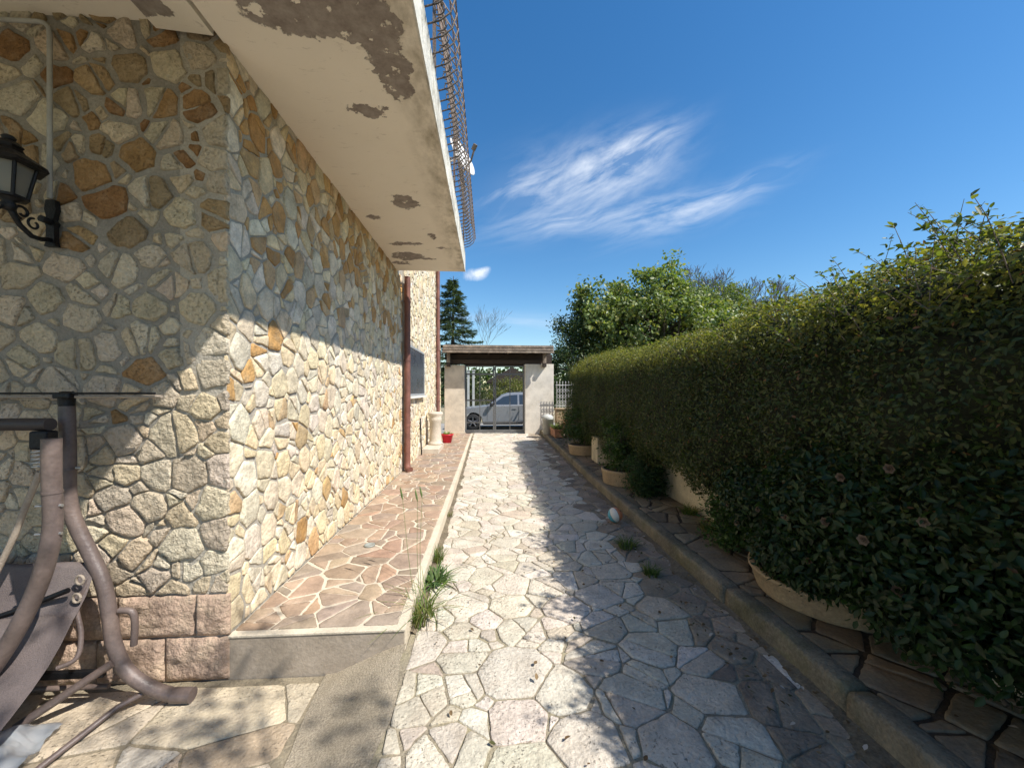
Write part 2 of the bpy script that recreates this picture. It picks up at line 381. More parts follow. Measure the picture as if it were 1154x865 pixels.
def emit_stone(mb, poly, rg, i, seed, thick, rough, colfn, xf, edge, jag, cham, tilt, mi):
    poly = [Vector(p) for p in poly]; c = sum(poly, Vector((0, 0)))/len(poly)
    ch = []
    for a in range(len(poly)):
        p, q = poly[a], poly[(a+1) % len(poly)]; L = (q-p).length
        if L < .014: ch.append((p+q)/2); continue
        t = min(cham*rg.uniform(.3, 1.8), .025/L, .45); ch += [p.lerp(q, t), p.lerp(q, 1-t)]
    out = []
    for a in range(len(ch)):
        p, q = ch[a], ch[(a+1) % len(ch)]; L = (q-p).length
        n = max(1, min(8, int(L/.026)))
        for b in range(n): out.append(p.lerp(q, b/n))
    for a, p in enumerate(out):
        nv = noise.noise_vector(Vector((p.x*20+seed, p.y*20, i*3.1)))+.55*noise.noise_vector(Vector((p.x*55+seed, p.y*55, i*1.3)))
        out[a] = p+Vector((nv.x, nv.y))*jag
    n = len(out)
    if n < 3: return
    t = thick*rg.uniform(.6, 1.3); tx, ty = rg.uniform(-tilt, tilt), rg.uniform(-tilt, tilt); col = colfn(c.x, c.y, rg)
    vs, fs = [], []
    def hh(p, base, am): return base+(p.x-c.x)*tx+(p.y-c.y)*ty+am*noise.noise(Vector((p.x*13, p.y*13, i*1.7)))+am*.6*noise.noise(Vector((p.x*31, p.y*31, i)))
    for e, h, am in [(0., -.01, 0), (edge*.2, t*.7, rough*.4), (edge*.8, t, rough)]:
        for p in out:
            L = (c-p).length; q = p+(c-p)*min(.45, e/max(L, .001))
            vs.append(xf(q.x, q.y, h if am == 0 else max(.001, hh(q, h, am))))
    for f in (.66, .33):
        for p in out:
            q = c+(p-c)*f; vs.append(xf(q.x, q.y, max(.001, hh(q, t, rough*1.3))))
    vs.append(xf(c.x, c.y, max(.001, hh(c, t, rough*1.3))))
    for r_ in range(4):
        for a in range(n): fs.append((r_*n+a, r_*n+(a+1) % n, (r_+1)*n+(a+1) % n, (r_+1)*n+a))
    for a in range(n): fs.append((4*n+a, 4*n+(a+1) % n, 5*n))
    mb.add(vs, fs, col, mi, True)
def jit(c, rg, a=.12):
    k = 1+rg.uniform(-a, a); return tuple(max(.01, x*k*(1+rg.uniform(-.03, .03))) for x in c)
def sstep(a, b, x):
    t = min(1, max(0, (x-a)/(b-a))); return t*t*(3-2*t)

# ------------------------------------------------------------------ the ground
def zd(y): return .13*sstep(5, 12, y)          # the drive climbs a little towards the gate
PLAT, KERB = .122, .13
def road_sheet(name, x0, x1, y0, y1, z, m, nx=2, ny=40, amp=0., zf=zd, kind='structure'):
    mb = MB(); vs = []; fs = []
    for j in range(ny+1):
        for i in range(nx+1):
            x = x0+(x1-x0)*i/nx; y = y0+(y1-y0)*j/ny
            vs.append((x, y, z+zf(y)+amp*noise.noise(Vector((x*5, y*5, 2)))))
    for j in range(ny):
        for i in range(nx): a = j*(nx+1)+i; fs.append((a, a+1, a+nx+2, a+nx+1))
    mb.add(vs, fs, None, 0, True); return mb
tag(MB().add([(-400, -400, -.30), (400, -400, -.30), (400, 400, -.30), (-400, 400, -.30)], [(0, 1, 2, 3)]).build('ground', m_ground), kind='structure')
tag(MB().add([(-60, 14.2, -.20), (60, 14.2, -.20), (60, 20.2, -.20), (-60, 20.2, -.20)], [(0, 1, 2, 3)]).build('road', m_asph), kind='structure')
# forecourt between gate and road, sloping down
tag(MB().add([(-1.4, 12.62, .125), (2.1, 12.62, .125), (3.0, 14.3, -.196), (-2.2, 14.3, -.196)], [(0, 1, 2, 3)]).build('forecourt', m_asph), kind='structure')

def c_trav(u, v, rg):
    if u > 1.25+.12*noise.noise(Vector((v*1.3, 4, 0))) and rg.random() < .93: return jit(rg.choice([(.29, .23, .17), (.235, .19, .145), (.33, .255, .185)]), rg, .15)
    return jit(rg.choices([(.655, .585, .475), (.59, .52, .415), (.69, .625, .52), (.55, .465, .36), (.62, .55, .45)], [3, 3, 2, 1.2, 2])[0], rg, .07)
mb = road_sheet('drive', -.5, 1.66, -5, 12.62, -.004, m_joint, 12, 160, .006)
xfd = lambda u, v, h: (u, v, h+zd(v)-.002)
fx = [(.14, 2.05, .225), (-.16, 2.40, .12), (-.30, 2.10, .09), (-.05, 1.75, .08)]
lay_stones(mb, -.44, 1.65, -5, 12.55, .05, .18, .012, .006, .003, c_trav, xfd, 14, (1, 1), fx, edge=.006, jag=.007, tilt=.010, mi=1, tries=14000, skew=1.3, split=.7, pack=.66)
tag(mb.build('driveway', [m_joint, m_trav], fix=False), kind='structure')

# patio by the swing, a step lower
mb = MB().add([(-9, -5, -.125), (-.72, -5, -.125), (-.72, 2.25, -.125), (-9, 2.3, -.125)], [(0, 1, 2, 3)])
def c_pat(u, v, rg): return jit(rg.choices([(.56, .47, .34), (.50, .41, .29), (.60, .53, .42), (.47, .36, .24)], [3, 2, 2, 1])[0], rg, .08)
lay_stones(mb, -6, -.93, -1.5, 2.20, .10, .27, .013, .007, .004, c_pat, lambda u, v, h: (u, v, h-.125), 21, (.8, 1.1), edge=.010, mi=1, tilt=.01, tries=3000)
tag(mb.build('patio', [m_soiljoint, m_trav], fix=False), kind='structure')
# rough concrete ramp that joins patio and drive
mb = MB(); vs = []; fs = []
NX, NY = 14, 60
for j in range(NY+1):
    y = -5+7.26*j/NY
    for i in range(NX+1):
        t = i/NX; x0 = -.87-.05*noise.noise(Vector((y*2, 3, 1))); x1 = -.46+.03*noise.noise(Vector((y*3, 8, 1)))
        if y > 1.7: x0 -= .08*sstep(1.7, 2.26, y)
        x = x0+(x1-x0)*t; z = -.118+.122*sstep(0, 1, t)+.010*noise.noise(Vector((x*9, y*9, 0)))
        if y > 1.9: z += .03*sstep(1.9, 2.26, y)*t
        vs.append((x, y, z))
for j in range(NY):
    for i in range(NX): a = j*(NX+1)+i; fs.append((a, a+1, a+NX+2, a+NX+1))
tag(mb.add(vs, fs, None, 0, True).build('concrete_ramp', m_apron), kind='structure')

# raised walk along the house: riser slab, pale edging, porphyry paving
mb = MB()
N = 60
def strip(x0, x1, zb, zt, mi, y0=2.262, y1=12.09, n=60):
    vs = []; fs = []
    for j in range(n+1):
        y = y0+(y1-y0)*j/n; wob = .004*noise.noise(Vector((y*4, x0, 1)))
        vs += [(x0+wob, y, zb), (x1+wob, y, zb), (x1+wob, y, zt+zd(y)*.35), (x0+wob, y, zt+zd(y)*.35)]
    for j in range(n):
        a = j*4
        for k in range(4): fs.append((a+k, a+(k+1) % 4, a+4+(k+1) % 4, a+4+k))
    fs += [(0, 1, 2, 3), (n*4+3, n*4+2, n*4+1, n*4)]
    mb.add(vs, fs, None, mi)
strip(-1.458, -.535, -.3, PLAT-.004, 0, y0=2.285)
strip(-.535, -.48, -.3, PLAT+.002, 0)
mb.box((-1.462, 2.258, -.3), (-.485, 2.284, PLAT-.014), 0, 2)
mb.box((-1.46, 2.252, PLAT-.013), (-.478, 2.30, PLAT+.001), .003, 0)
def c_por(u, v, rg): return jit(rg.choices([(.35, .245, .17), (.30, .225, .165), (.385, .285, .20), (.33, .26, .20), (.37, .245, .165)], [3, 2, 2, 2, 1])[0], rg, .12)
lay_stones(mb, -1.45, -.54, 2.305, 12.05, .06, .15, .019, .006, .0018, c_por, lambda u, v, h: (u, v, PLAT-.003+h+zd(v)*.35), 31, (1, 1), edge=.006, mi=1, tilt=.006, jag=.006, tries=4000)
tag(mb.build('raised_walkway', [m_pale_mortar, m_porph, m_riser], fix=False), kind='structure')

# mossy kerb and the upper walk by the hedge
mb = MB(); segs = [(-5, .35), (.36, 1.66), (1.675, 2.58), (2.595, 4.4), (4.41, 6.2), (6.21, 8.2), (8.21, 10.3), (10.31, 12.6)]
for a, b in segs:
    n = max(4, int((b-a)/.04)); prof = [(1.645, -.1), (1.645, .06), (1.646, .112), (1.652, .127), (1.665, .133), (1.755, .133), (1.768, .125), (1.765, -.1)]
    vs = []; fs = []; m = len(prof); off = rnd.uniform(-.008, .008)
    for j in range(n+1):
        y = a+(b-a)*j/n; endf = min(1, min(y-a, b-y)/.05)
        for k, (x, z) in enumerate(prof):
            nv = noise.noise_vector(Vector((x*9, y*9, z*9+a)))+noise.noise_vector(Vector((x*24, y*24, z*24)))*.6
            f = .010 if z > 0 else 0
            vs.append((x+off+nv.x*f, y, z+zd(y)+nv.z*f*.7-(.012*(1-endf) if z > .06 else 0)))
    for j in range(n):
        for k in range(m-1): fs.append((j*m+k, j*m+k+1, (j+1)*m+k+1, (j+1)*m+k))
    fs += [tuple(range(m)), tuple(n*m+k for k in range(m))[::-1]]
    mb.add(vs, fs, None, 0, True)
tag(mb.build('kerb', m_concrete), kind='structure')
mb = road_sheet('sw', 1.765, 2.36, -5, 12.6, .118, m_soil, 4, 120, .006)
def c_sid(u, v, rg): return jit(rg.choice([(.235, .175, .115), (.185, .14, .095), (.27, .205, .14), (.205, .165, .115)]), rg, .15)
lay_stones(mb, 1.77, 2.35, -5, 12.5, .07, .18, .022, .012, .005, c_sid, lambda u, v, h: (u, v, .116+h+zd(v)), 41, (1, 1), edge=.010, mi=1, tilt=.02, tries=3500)
tag(mb.build('sidewalk', [m_soil, m_side], fix=False), kind='structure')
# raised garden bed soil behind the low wall
tag(road_sheet('bed', 2.5, 14, -6, 13, .35, m_soil, 20, 30, .06, zf=lambda y: 0).build('garden_bed', m_ground), kind='structure')
# dirt that has gathered at the foot of the walk and kerb
mb = MB()
for (x0, x1, y0, y1, sd) in [(-.49, -.38, 2.4, 11.5, 1), (1.5, 1.66, -2, 12, 5)]:
    n = 200; vs = []; fs = []
    for j in range(n+1):
        y = y0+(y1-y0)*j/n; w = (x1-x0)*(.55+.8*noise.noise(Vector((y*3.1, sd, 0))))
        xs = [x0, x0+max(.01, w)*.5, x0+max(.02, w)] if sd == 1 else [x1-max(.02, w), x1-max(.01, w)*.5, x1]
        zs = [.022, .016, .0] if sd == 1 else [.0, .013, .018]
        for x, z in zip(xs, zs): vs.append((x, y, z+zd(y)+.006*noise.noise(Vector((x*30, y*30, 0)))))
    for j in range(n):
        for k in range(2): a = j*3+k; fs.append((a, a+1, a+4, a+3))
    mb.add(vs, fs, None, 0, True)
tag(mb.build('dirt', m_drysoil), kind='stuff')

# ------------------------------------------------------------------ the house
house = thing('stone_house', 'stone clad house with peeling balcony soffit and brown downpipes along the raised walk', 'house', (-1.46, 2.26, -.12))
CREAM = [(.71, .60, .42), (.67, .54, .35), (.75, .66, .51), (.64, .54, .39), (.70, .56, .35), (.63, .55, .43)]
def c_side(u, v, rg):
    po = .07+.40*sstep(1.8, 3.0, v)
    if rg.random() < po: return jit(rg.choice([(.50, .29, .11), (.45, .25, .09), (.55, .36, .17), (.52, .36, .2)]), rg, .16)
    return jit(rg.choice(CREAM), rg, .13)
def c_front(u, v, rg):
    po = .012+.60*sstep(2.1, 2.8, v)
    if rg.random() < po: return jit(rg.choice([(.40, .23, .095), (.34, .18, .07), (.44, .30, .15), (.38, .28, .16)]), rg, .18)
    return jit(rg.choice([(.70, .585, .42), (.65, .54, .38), (.74, .64, .49), (.62, .52, .39), (.68, .55, .37)]), rg, .12)
mb = MB().box((-9, 2.265, -.3), (-1.475, 2.55, 3.62))

big = []; rb = random.Random(5)
for _ in range(900):   # larger slabs are set low on this wall
    u, v, r = rb.uniform(-5.9, -1.5), rb.uniform(.42, 1.55), rb.uniform(.08, .15)
    if all((u-a)**2+(v-b)**2 > ((r+c)*.86)**2 for a, b, c in big): big.append((u, v, r))
lay_stones(mb, -6.0, -1.462, .365, 3.60, .045, .13, .026, .015, .008, c_front, lambda u, v, h: (u, 2.265-h, v), 53, (1, 1.12), fixed=big, edge=.008, mi=1, tilt=.05, jag=.009, tries=9000, split=.5, pack=.64,
           gapfn=lambda v: .010+.018*sstep(1.2, 1.7, v))
mb.build('front_wall', [mat('front_mortar', (.285, .26, .22), .95, (5, .2), (80, .15), .6, 60), m_wallr], house, fix=False)
mb = MB()   # split-face base courses
for (za, zb, xs) in [(-.12, .120, [-1.452, -1.80, -2.16, -2.52, -2.9, -3.3, -3.7, -4.1, -4.6, -5, -5.5, -6]), (.128, .357, [-1.452, -1.635, -2.05, -2.42, -2.85, -3.2, -3.6, -4, -4.5, -5, -5.5, -6])]:
    for x1, x0 in zip(xs, xs[1:]):
        x0 += .008; n, m = 22, 14; vs = []; fs = []
        for j in range(m+1):
            for i in range(n+1):
                x = x0+(x1-x0)*i/n; z = za+(zb-za)*j/m
                e = min(1, min(i, n-i, j, m-j)/1.6)
                y = 2.262-(.006+e*(.017+.014*noise.noise(Vector((x*14, z*14, 5)))+.010*noise.noise(Vector((x*34, z*34, 2)))))
                vs.append((x, y, z))
        for j in range(m):
            for i in range(n): a = j*(n+1)+i; fs.append((a, a+1, a+n+2, a+n+1))
        per = [i for i in range(n+1)]+[j*(n+1)+n for j in range(1, m+1)]+[m*(n+1)+i for i in range(n-1, -1, -1)]+[j*(n+1) for j in range(m-1, 0, -1)]
        k = len(vs); vs += [(vs[p][0], 2.27, vs[p][2]) for p in per]
        fs += [(per[a], k+a, k+(a+1) % len(per), per[(a+1) % len(per)]) for a in range(len(per))]
        mb.add(vs, fs, None, 0, True)
mb.build('base_course', m_pink, house, 'pinkish split-face stone base course', fix=False)
mb = MB().box((-1.72, 2.262, -.3), (-1.473, 6.74, 3.62))
lay_stones(mb, 2.264, 6.70, PLAT, 3.45, .042, .125, .016, .010, .004, c_side, lambda u, v, h: (-1.473+h, u, v), 61, (1.1, .95), edge=.007, mi=1, tilt=.045, jag=.007, tries=14000, split=.5, pack=.64)
mb.build('side_wall', [m_mortar, m_wall], house, fix=False)
mb = MB().box((-6, 6.745, -.3), (-1.452, 10.9, 6.0))
def c_rear(u, v, rg): return jit(rg.choice(CREAM), rg, .13)
lay_stones(mb, 6.75, 10.88, PLAT, 5.95, .05, .13, .022, .014, .005, c_rear, lambda u, v, h: (-1.452+h, u, v), 71, (1.12, .92), edge=.013, mi=1, tilt=.05, tries=7000,
           keep=lambda u, v: not (6.95 < u < 8.6 and 1.34 < v < 2.37))
mb.build('rear_wing_wall', [m_mortar, m_wall], house, fix=False)
mb = MB().box((-9, 2.9, 3.62), (-1.6, 6.74, 6.2)); mb.build('upper_wall', m_white, house)
mb = MB().box((-9, 2.4, 6.003), (-.9, 11.2, 6.25), .02); mb.build('roof', m_terra, house)
# balcony slab with peeling underside; it also roofs the porch
mb = MB()
mb.box((-1.478, -1.6, 3.446), (-.385, 6.33, 3.735))
mb.box((-.3845, -1.6, 3.444), (-.372, 6.332, 3.752), .002, 1)
mb.box((-9, -1.6, 3.56), (-1.48, 2.9, 3.735))
mb.build('balcony_slab', [m_soffit, mat('weathered_fascia', (.70, .66, .57), .9, (4, .2), (40, .12), .5, 40, tint=(.27, .235, .17), tscale=6, tamt=.75)], house)
mb = MB()
mb.prism([(-1.50, 3.44), (-1.83, 3.50), (-1.80, 3.57), (-1.49, 3.57)], lambda x, z: (x, -1.6, z), lambda x, z: (x, 2.20+.04*(x < -1.7), z))
mb.build('porch_beam', m_soffit, house)
# window with dark screen on the rear wing
win = MB().box((-1.46, 6.98, 1.40), (-1.395, 8.58, 1.44), .003).box((-1.46, 6.98, 2.285), (-1.395, 8.58, 2.325), .003).box((-1.46, 6.98, 1.441), (-1.395, 7.02, 2.284), .003).box((-1.46, 8.54, 1.441), (-1.395, 8.58, 2.284), .003).build('window', m_frame, house)
MB().box((-1.45, 7.021, 1.442), (-1.405, 8.539, 2.283)).build('pane', m_screen, win)
MB().box((-1.46, 6.94, 1.355), (-1.36, 8.62, 1.397), .004).build('sill', m_white, win)
# downpipes
mb = MB().tube([(-1.375, 6.66, 3.44), (-1.375, 6.66, .30), (-1.375, 6.655, .22), (-1.355, 6.62, .17), (-1.31, 6.58, .155)], [.052]*3+[.055, .058], 14)
for z in (.95, 2.0, 3.0): mb.tube([(-1.375, 6.66, z), (-1.375, 6.66, z+.03)], .059, 14)
mb.tube([(-1.375, 6.66, .88), (-1.375, 6.66, .97)], .056, 14)
mb.build('downpipe', m_rust, house)
mb = MB().tube([(-1.375, 10.70, 5.9), (-1.375, 10.70, .30), (-1.36, 10.68, .2)], [.05, .05, .052], 12)
for z in (1.2, 2.6, 4): mb.tube([(-1.375, 10.70, z), (-1.375, 10.70, z+.03)], .057, 12)
mb.build('downpipe', m_rust, house)
# conduit on the front wall, feeding the lantern
mb = MB().tube([(-3.6, 2.212, 3.475), (-2.40, 2.212, 3.475), (-2.372, 2.212, 3.468), (-2.352, 2.212, 3.445), (-2.347, 2.212, 3.40), (-2.347, 2.212, 2.53)], .0115, 10)
mb.build('conduit', mat('conduit_grey', (.36, .35, .32), .6, (6, .15), (60, .08), .1, 50), house)

# balcony railing: bellied wrought iron, seen from underneath
rail = thing('balcony_railing', 'bellied wrought iron balcony railing with rusty scrolls above the slab edge', 'railing', (-.40, 1.2, 3.75))
def belly(y):
    return [(-.40, y, 3.79), (-.375, y, 3.80), (-.30, y, 3.825), (-.235, y, 3.88), (-.205, y, 3.97), (-.215, y, 4.07), (-.26, y, 4.17), (-.325, y, 4.27), (-.375, y, 4.38), (-.395, y, 4.50), (-.40, y, 4.78)]
y = 1.25; ys = []
while y < 6.30: ys.append(y); y += .108
me0 = None
def scroll(y):
    pts = []
    for k in range(22):
        t = k/21; a = -1.9+t*6.6; r = .055*(1-.62*t)
        pts.append((-.315+r*math.cos(a), y+.004, 3.915+r*math.sin(a)))
    return pts
for i, yy in enumerate(ys):
    if me0 is None:
        b = MB().tube(belly(yy), .0062, 6, False).build('baluster', m_iron, rail); me0 = b.data
        s = MB().tube(scroll(yy), .0046, 5, False).build('scroll', m_iron, b); me1 = s.data
    else:
        b = link_mesh(me0, 'baluster', rail); b.location = (0, yy-ys[0], 0)
        s = link_mesh(me1, 'scroll', b)
MB().box((-.42, 1.2, 4.78), (-.38, 6.32, 4.795), .003).build('handrail', m_iron, rail)
mb = MB()
for (x, z) in [(-.40, 3.79), (-.205, 3.985), (-.262, 4.17)]: mb.tube([(x, 1.2, z), (x, 6.32, z)], .0045, 6)
mb.build('rail_bar', m_iron, rail)
for yy in (1.22, 2.9, 4.6, 6.3): MB().box((-.412, yy-.012, 3.7355), (-.388, yy+.012, 4.78)).build('post', m_iron, rail)
# satellite dish standing behind the railing
dish = thing('satellite_dish', 'white satellite dish with brown arm poking out past the balcony railing', 'satellite dish', (-.45, 5.0, 4.2))
mb = MB(); prof = [(0., -.05), (.09, -.045), (.18, -.028), (.26, .0), (.265, .004), (.255, .012), (.17, -.016), (.08, -.034), (0., -.039)]
vs = []; fs = []; n = 28
rot = Matrix.Rotation(R(68), 4, 'X') @ Matrix.Identity(4); rot = Matrix.Rotation(R(60), 4, 'Z') @ rot
for r_, z_ in prof:
    for k in range(n):
        a = 2*math.pi*k/n; p = rot @ Vector((r_*math.cos(a)*.92, r_*math.sin(a), z_)); vs.append(p+Vector((-.33, 5.0, 4.53)))
for i in range(len(prof)-1):
    for k in range(n): fs.append((i*n+k, i*n+(k+1) % n, (i+1)*n+(k+1) % n, (i+1)*n+k))
mb.add(vs, fs, None, 0, True).build('reflector', m_dishw, dish)
MB().tube([(-.36, 5.04, 4.32), (-.22, 4.92, 4.42), (-.17, 4.88, 4.56)], .012, 8).tube([(-.19, 4.90, 4.55), (-.155, 4.86, 4.60)], .028, 10).build('feed_arm', m_twig, dish)
MB().tube([(-.5, 5.12, 3.737), (-.5, 5.12, 4.58)], .018, 10).tube([(-.5, 5.12, 4.53), (-.36, 5.03, 4.53)], .015, 8).build('mast', m_steel, dish)

# wall lantern on scrolled bracket
lan = thing('wall_lantern', 'black iron wall lantern on a scrolled bracket beside the conduit', 'wall lamp', (-2.347, 2.235, 2.40))
mb = MB()
mb.prism([(-.028, .0), (-.016, .02), (-.030, .075), (-.022, .125), (.022, .125), (.030, .075), (.016, .02), (.028, 0), (.020, -.02), (.022, -.10), (.030, -.125), (-.030, -.125), (-.022, -.10), (-.020, -.02)],
         lambda x, z: (-2.347+x, 2.238, 2.40+z), lambda x, z: (-2.347+x, 2.212, 2.40+z))
mb.tube([(-2.347, 2.225, 2.405), (-2.347, 2.17, 2.405)], .018, 8)
mb.build('back_plate', m_black, lan)
X = -2.347; YL = 2.035
def arc(c, r, a0, a1, n=14, k=0.): return [(X, c[0]+(r-k*i/n)*math.cos(R(a0+(a1-a0)*i/n)), c[1]+(r-k*i/n)*math.sin(R(a0+(a1-a0)*i/n))) for i in range(n+1)]
mb = MB().tube([(X, 2.215, 2.31), (X, 2.17, 2.295), (X, 2.13, 2.295), (X, 2.08, 2.33), (X, 2.045, 2.385), (X, YL, 2.44)], [.011, .012, .012, .012, .013, .015], 8)
mb.tube(arc((2.09, 2.40), .036, 260, -140, 22, .022), .007, 6).tube(arc((2.14, 2.36), .03, 90, 420, 20, .016), .006, 6).tube(arc((1.975, 2.40), .035, 0, -330, 20, .020), .006, 6)
mb.lathe((X, YL, 2.41), [(0, -.03), (.02, -.025), (.03, 0), (.018, .02), (.05, .035), (.055, .04), (.0, .045)], 12)
mb.build('bracket_arm', m_black, lan)
def hexr(r, z, n=6): return [(X+r*math.cos(2*math.pi*(k+.5)/n), YL+r*math.sin(2*math.pi*(k+.5)/n), z) for k in range(n)]
mb = MB()
z0, z1, r0, r1 = 2.455, 2.61, .062, .092
mb.add(hexr(.07, 2.443)+hexr(.07, z0), [tuple(range(6)), tuple(range(6, 12))]+[(k, (k+1) % 6, 6+(k+1) % 6, 6+k) for k in range(6)])
for k in range(6):
    a, b = Vector(hexr(r0, z0)[k]), Vector(hexr(r1, z1)[k]); mb.tube([a, b], .0075, 6)
mb.build('cage', m_black, lan)
glass = bpy.data.materials.new('frosted_glass'); glass.use_nodes = True
gb = glass.node_tree.nodes['Principled BSDF']; gb.inputs['Base Color'].default_value = (.34, .32, .27, 1); gb.inputs['Roughness'].default_value = .35; gb.inputs['Transmission Weight'].default_value = .55
ga, gb2 = hexr(r0-.006, z0+.001), hexr(r1-.006, z1-.001)
MB().add(ga+gb2, [(k, (k+1) % 6, 6+(k+1) % 6, 6+k) for k in range(6)]).build('glass', glass, lan)
mb = MB().add(hexr(.135, 2.604)+hexr(.128, 2.622)+hexr(.055, 2.672)+hexr(.045, 2.69)+hexr(.052, 2.70)+hexr(.03, 2.722), [tuple(range(6))]+[(6*j+k, 6*j+(k+1) % 6, 6*j+6+(k+1) % 6, 6*j+6+k) for j in range(5) for k in range(6)]+[tuple(range(30, 36))])
mb.lathe((X, YL, 2.722), [(.012, 0), (.022, .008), (.026, .018), (.018, .028), (.0, .032)], 12)
mb.build('lantern_cap', m_black, lan)

# ------------------------------------------------------------------ entrance: pillars, canopy, gate, boundary walls
gp = thing('gate_pillar', 'broad pale plastered pillar between the house walk and the metal gate', 'pillar', (-1.04, 12.3, .1))
mb = MB().box((-1.36, 12.1, -.1), (-.735, 12.55, 2.30), .012); mb.build('shaft', m_plaster, gp)
MB().box((-1.362, 12.07, .0), (-.70, 12.098, .20), .006).build('skirting', m_plaster, gp)
m_plaster2 = mat('lit_pillar_plaster', (.70, .64, .55), .92, (2.5, .15), (60, .1), .5, 40, tint=(.45, .40, .32), tscale=2.2, tamt=.5)  # stronger sunlight on this pillar is put into the lighter plaster
gp2 = thing('gate_pillar', 'pale plastered pillar with diagonal light streaks between the gate and the iron fence', 'pillar', (1.62, 12.3, .1))
MB().box((1.17, 12.1, -.1), (2.08, 12.55, 2.34), .012).build('shaft', m_plaster2, gp2)
can = thing('gate_canopy', 'weathered timber canopy roof over the entrance gate', 'canopy', (.3, 12.4, 2.35))
mb = MB()
for k in range(3):
    zz = 2.64+k*.078; mb.box((-1.37+.01*k, 11.62-.012*k, zz), (2.01-.008*k, 11.70, zz+.075), .01)
mb.build('front_board', m_timber, can)
mb = MB().add([(-1.36, 11.71, 2.84), (2.0, 11.71, 2.84), (2.0, 13.5, 2.99), (-1.36, 13.5, 2.99), (-1.36, 11.71, 2.87), (2.0, 11.71, 2.87), (2.0, 13.5, 3.02), (-1.36, 13.5, 3.02)],
              [(0, 1, 2, 3), (4, 5, 6, 7), (0, 1, 5, 4), (1, 2, 6, 5), (2, 3, 7, 6), (3, 0, 4, 7)])
mb.build('roof_deck', m_dark, can)
for x in np.linspace(-1.2, 1.85, 6): MB().box((x-.035, 11.705, 2.66), (x+.035, 13.4, 2.815), .004).build('rafter', m_dark, can)
mb = MB().box((-1.36, 12.25, 2.475), (2.05, 12.40, 2.655), .006).build('cross_beam', m_dark, can)
for x in (-1.22, 1.77):
    MB().box((x-.05, 11.92, 2.36), (x+.05, 12.03, 2.66), .006).build('bracket_post', m_timber, can)
    MB().box((x-.055, 11.90, 2.24), (x+.055, 12.095, 2.36), .01).build('bracket_foot', m_dark, can)
mb = MB().box((-1.34, 12.42, 2.345), (2.04, 12.47, 2.80)).box((-.73, 12.43, 2.31), (1.165, 12.469, 2.3449)); mb.build('back_board', m_dark, can)
MB().box((-1.30, 12.13, 2.35), (2.02, 12.245, 2.47)).build('lintel', m_dark, can)
# gate with two leaves
gate = thing('entrance_gate', 'grey metal double gate with thin bars at the end of the drive', 'gate', (.22, 12.28, .14))
def leaf(x0, x1, xm, bars):
    f = MB()
    for x in (x0, x1-.045): f.box((x, 12.27, .165), (x+.045, 12.31, 2.30), .004)
    for z, h in ((.165, .09), (.47, .03), (2.0, .05), (2.255, .045)): f.box((x0+.046, 12.275, z), (x1-.046, 12.305, z+h))
    lf = f.build('gate_leaf', m_gate, gate)
    q = MB()
    for x in bars: q.box((x-.012, 12.282, .256), (x+.012, 12.298, 2.254))
    q.build('bar', m_gate, lf)
    return lf
l1 = leaf(-.725, .205, 0, (-.26, ))
l2 = leaf(.212, 1.16, 0, (.70, ))
MB().box((-.678, 12.277, 1.17), (.158, 12.303, 1.215)).build('cross_bar', m_gate, l1)
MB().box((.17, 12.25, 1.05), (.20, 12.269, 1.27), .004).tube([(.185, 12.25, 1.17), (.185, 12.21, 1.17), (.09, 12.21, 1.17)], .009, 8).build('lock', m_black, l1)
# sloping stone wall end beyond the house
bw = MB()
bw.prism([(10.93, -.3), (12.06, -.3), (12.06, 3.0), (11.75, 3.1), (11.35, 3.3), (10.93, 3.62)], lambda y, z: (-1.80, y, z), lambda y, z: (-1.475, y, z))
lay_stones(bw, 10.94, 12.05, .16, 3.6, .06, .13, .022, .013, .005, c_rear, lambda u, v, h: (-1.475+h, u, v), 81, (1.1, .95), edge=.012, mi=1, keep=lambda u, v: v < 3.62-.62*sstep(10.9, 12.1, u)-.1)
tag(bw.build('boundary_wall', [m_mortar, m_wall], fix=False), 'stone clad boundary wall with sloping top between house and gate pillar', 'wall')
# low retaining wall under the hedge
rw = MB(); vs = []; fs = []
for j in range(61):
    y = -5+11.9*j/60
    for x, z in ((2.36, -.2), (2.362, .2), (2.365, .585), (2.375, .60), (2.49, .60), (2.50, .585), (2.50, -.2)):
        vs.append((x+.008*noise.noise(Vector((y*3, z*5, 0))), y, z+.006*noise.noise(Vector((y*4, x, 2)))))
for j in range(60):
    for k in range(6): fs.append((j*7+k, j*7+k+1, j*7+k+8, j*7+k+7))
fs += [tuple(range(7)), tuple(420+k for k in range(7))]
tag(rw.add(vs, fs, None, 0, True).build('retaining_wall', m_gwall), 'low cream rendered retaining wall showing under the hedge', 'wall')
tag(MB().box((2.02, 7.02, .0), (2.33, 7.42, .62), .02).build('stone_pier', m_gwall), 'short pale rendered pier between the two round planters', 'pier')
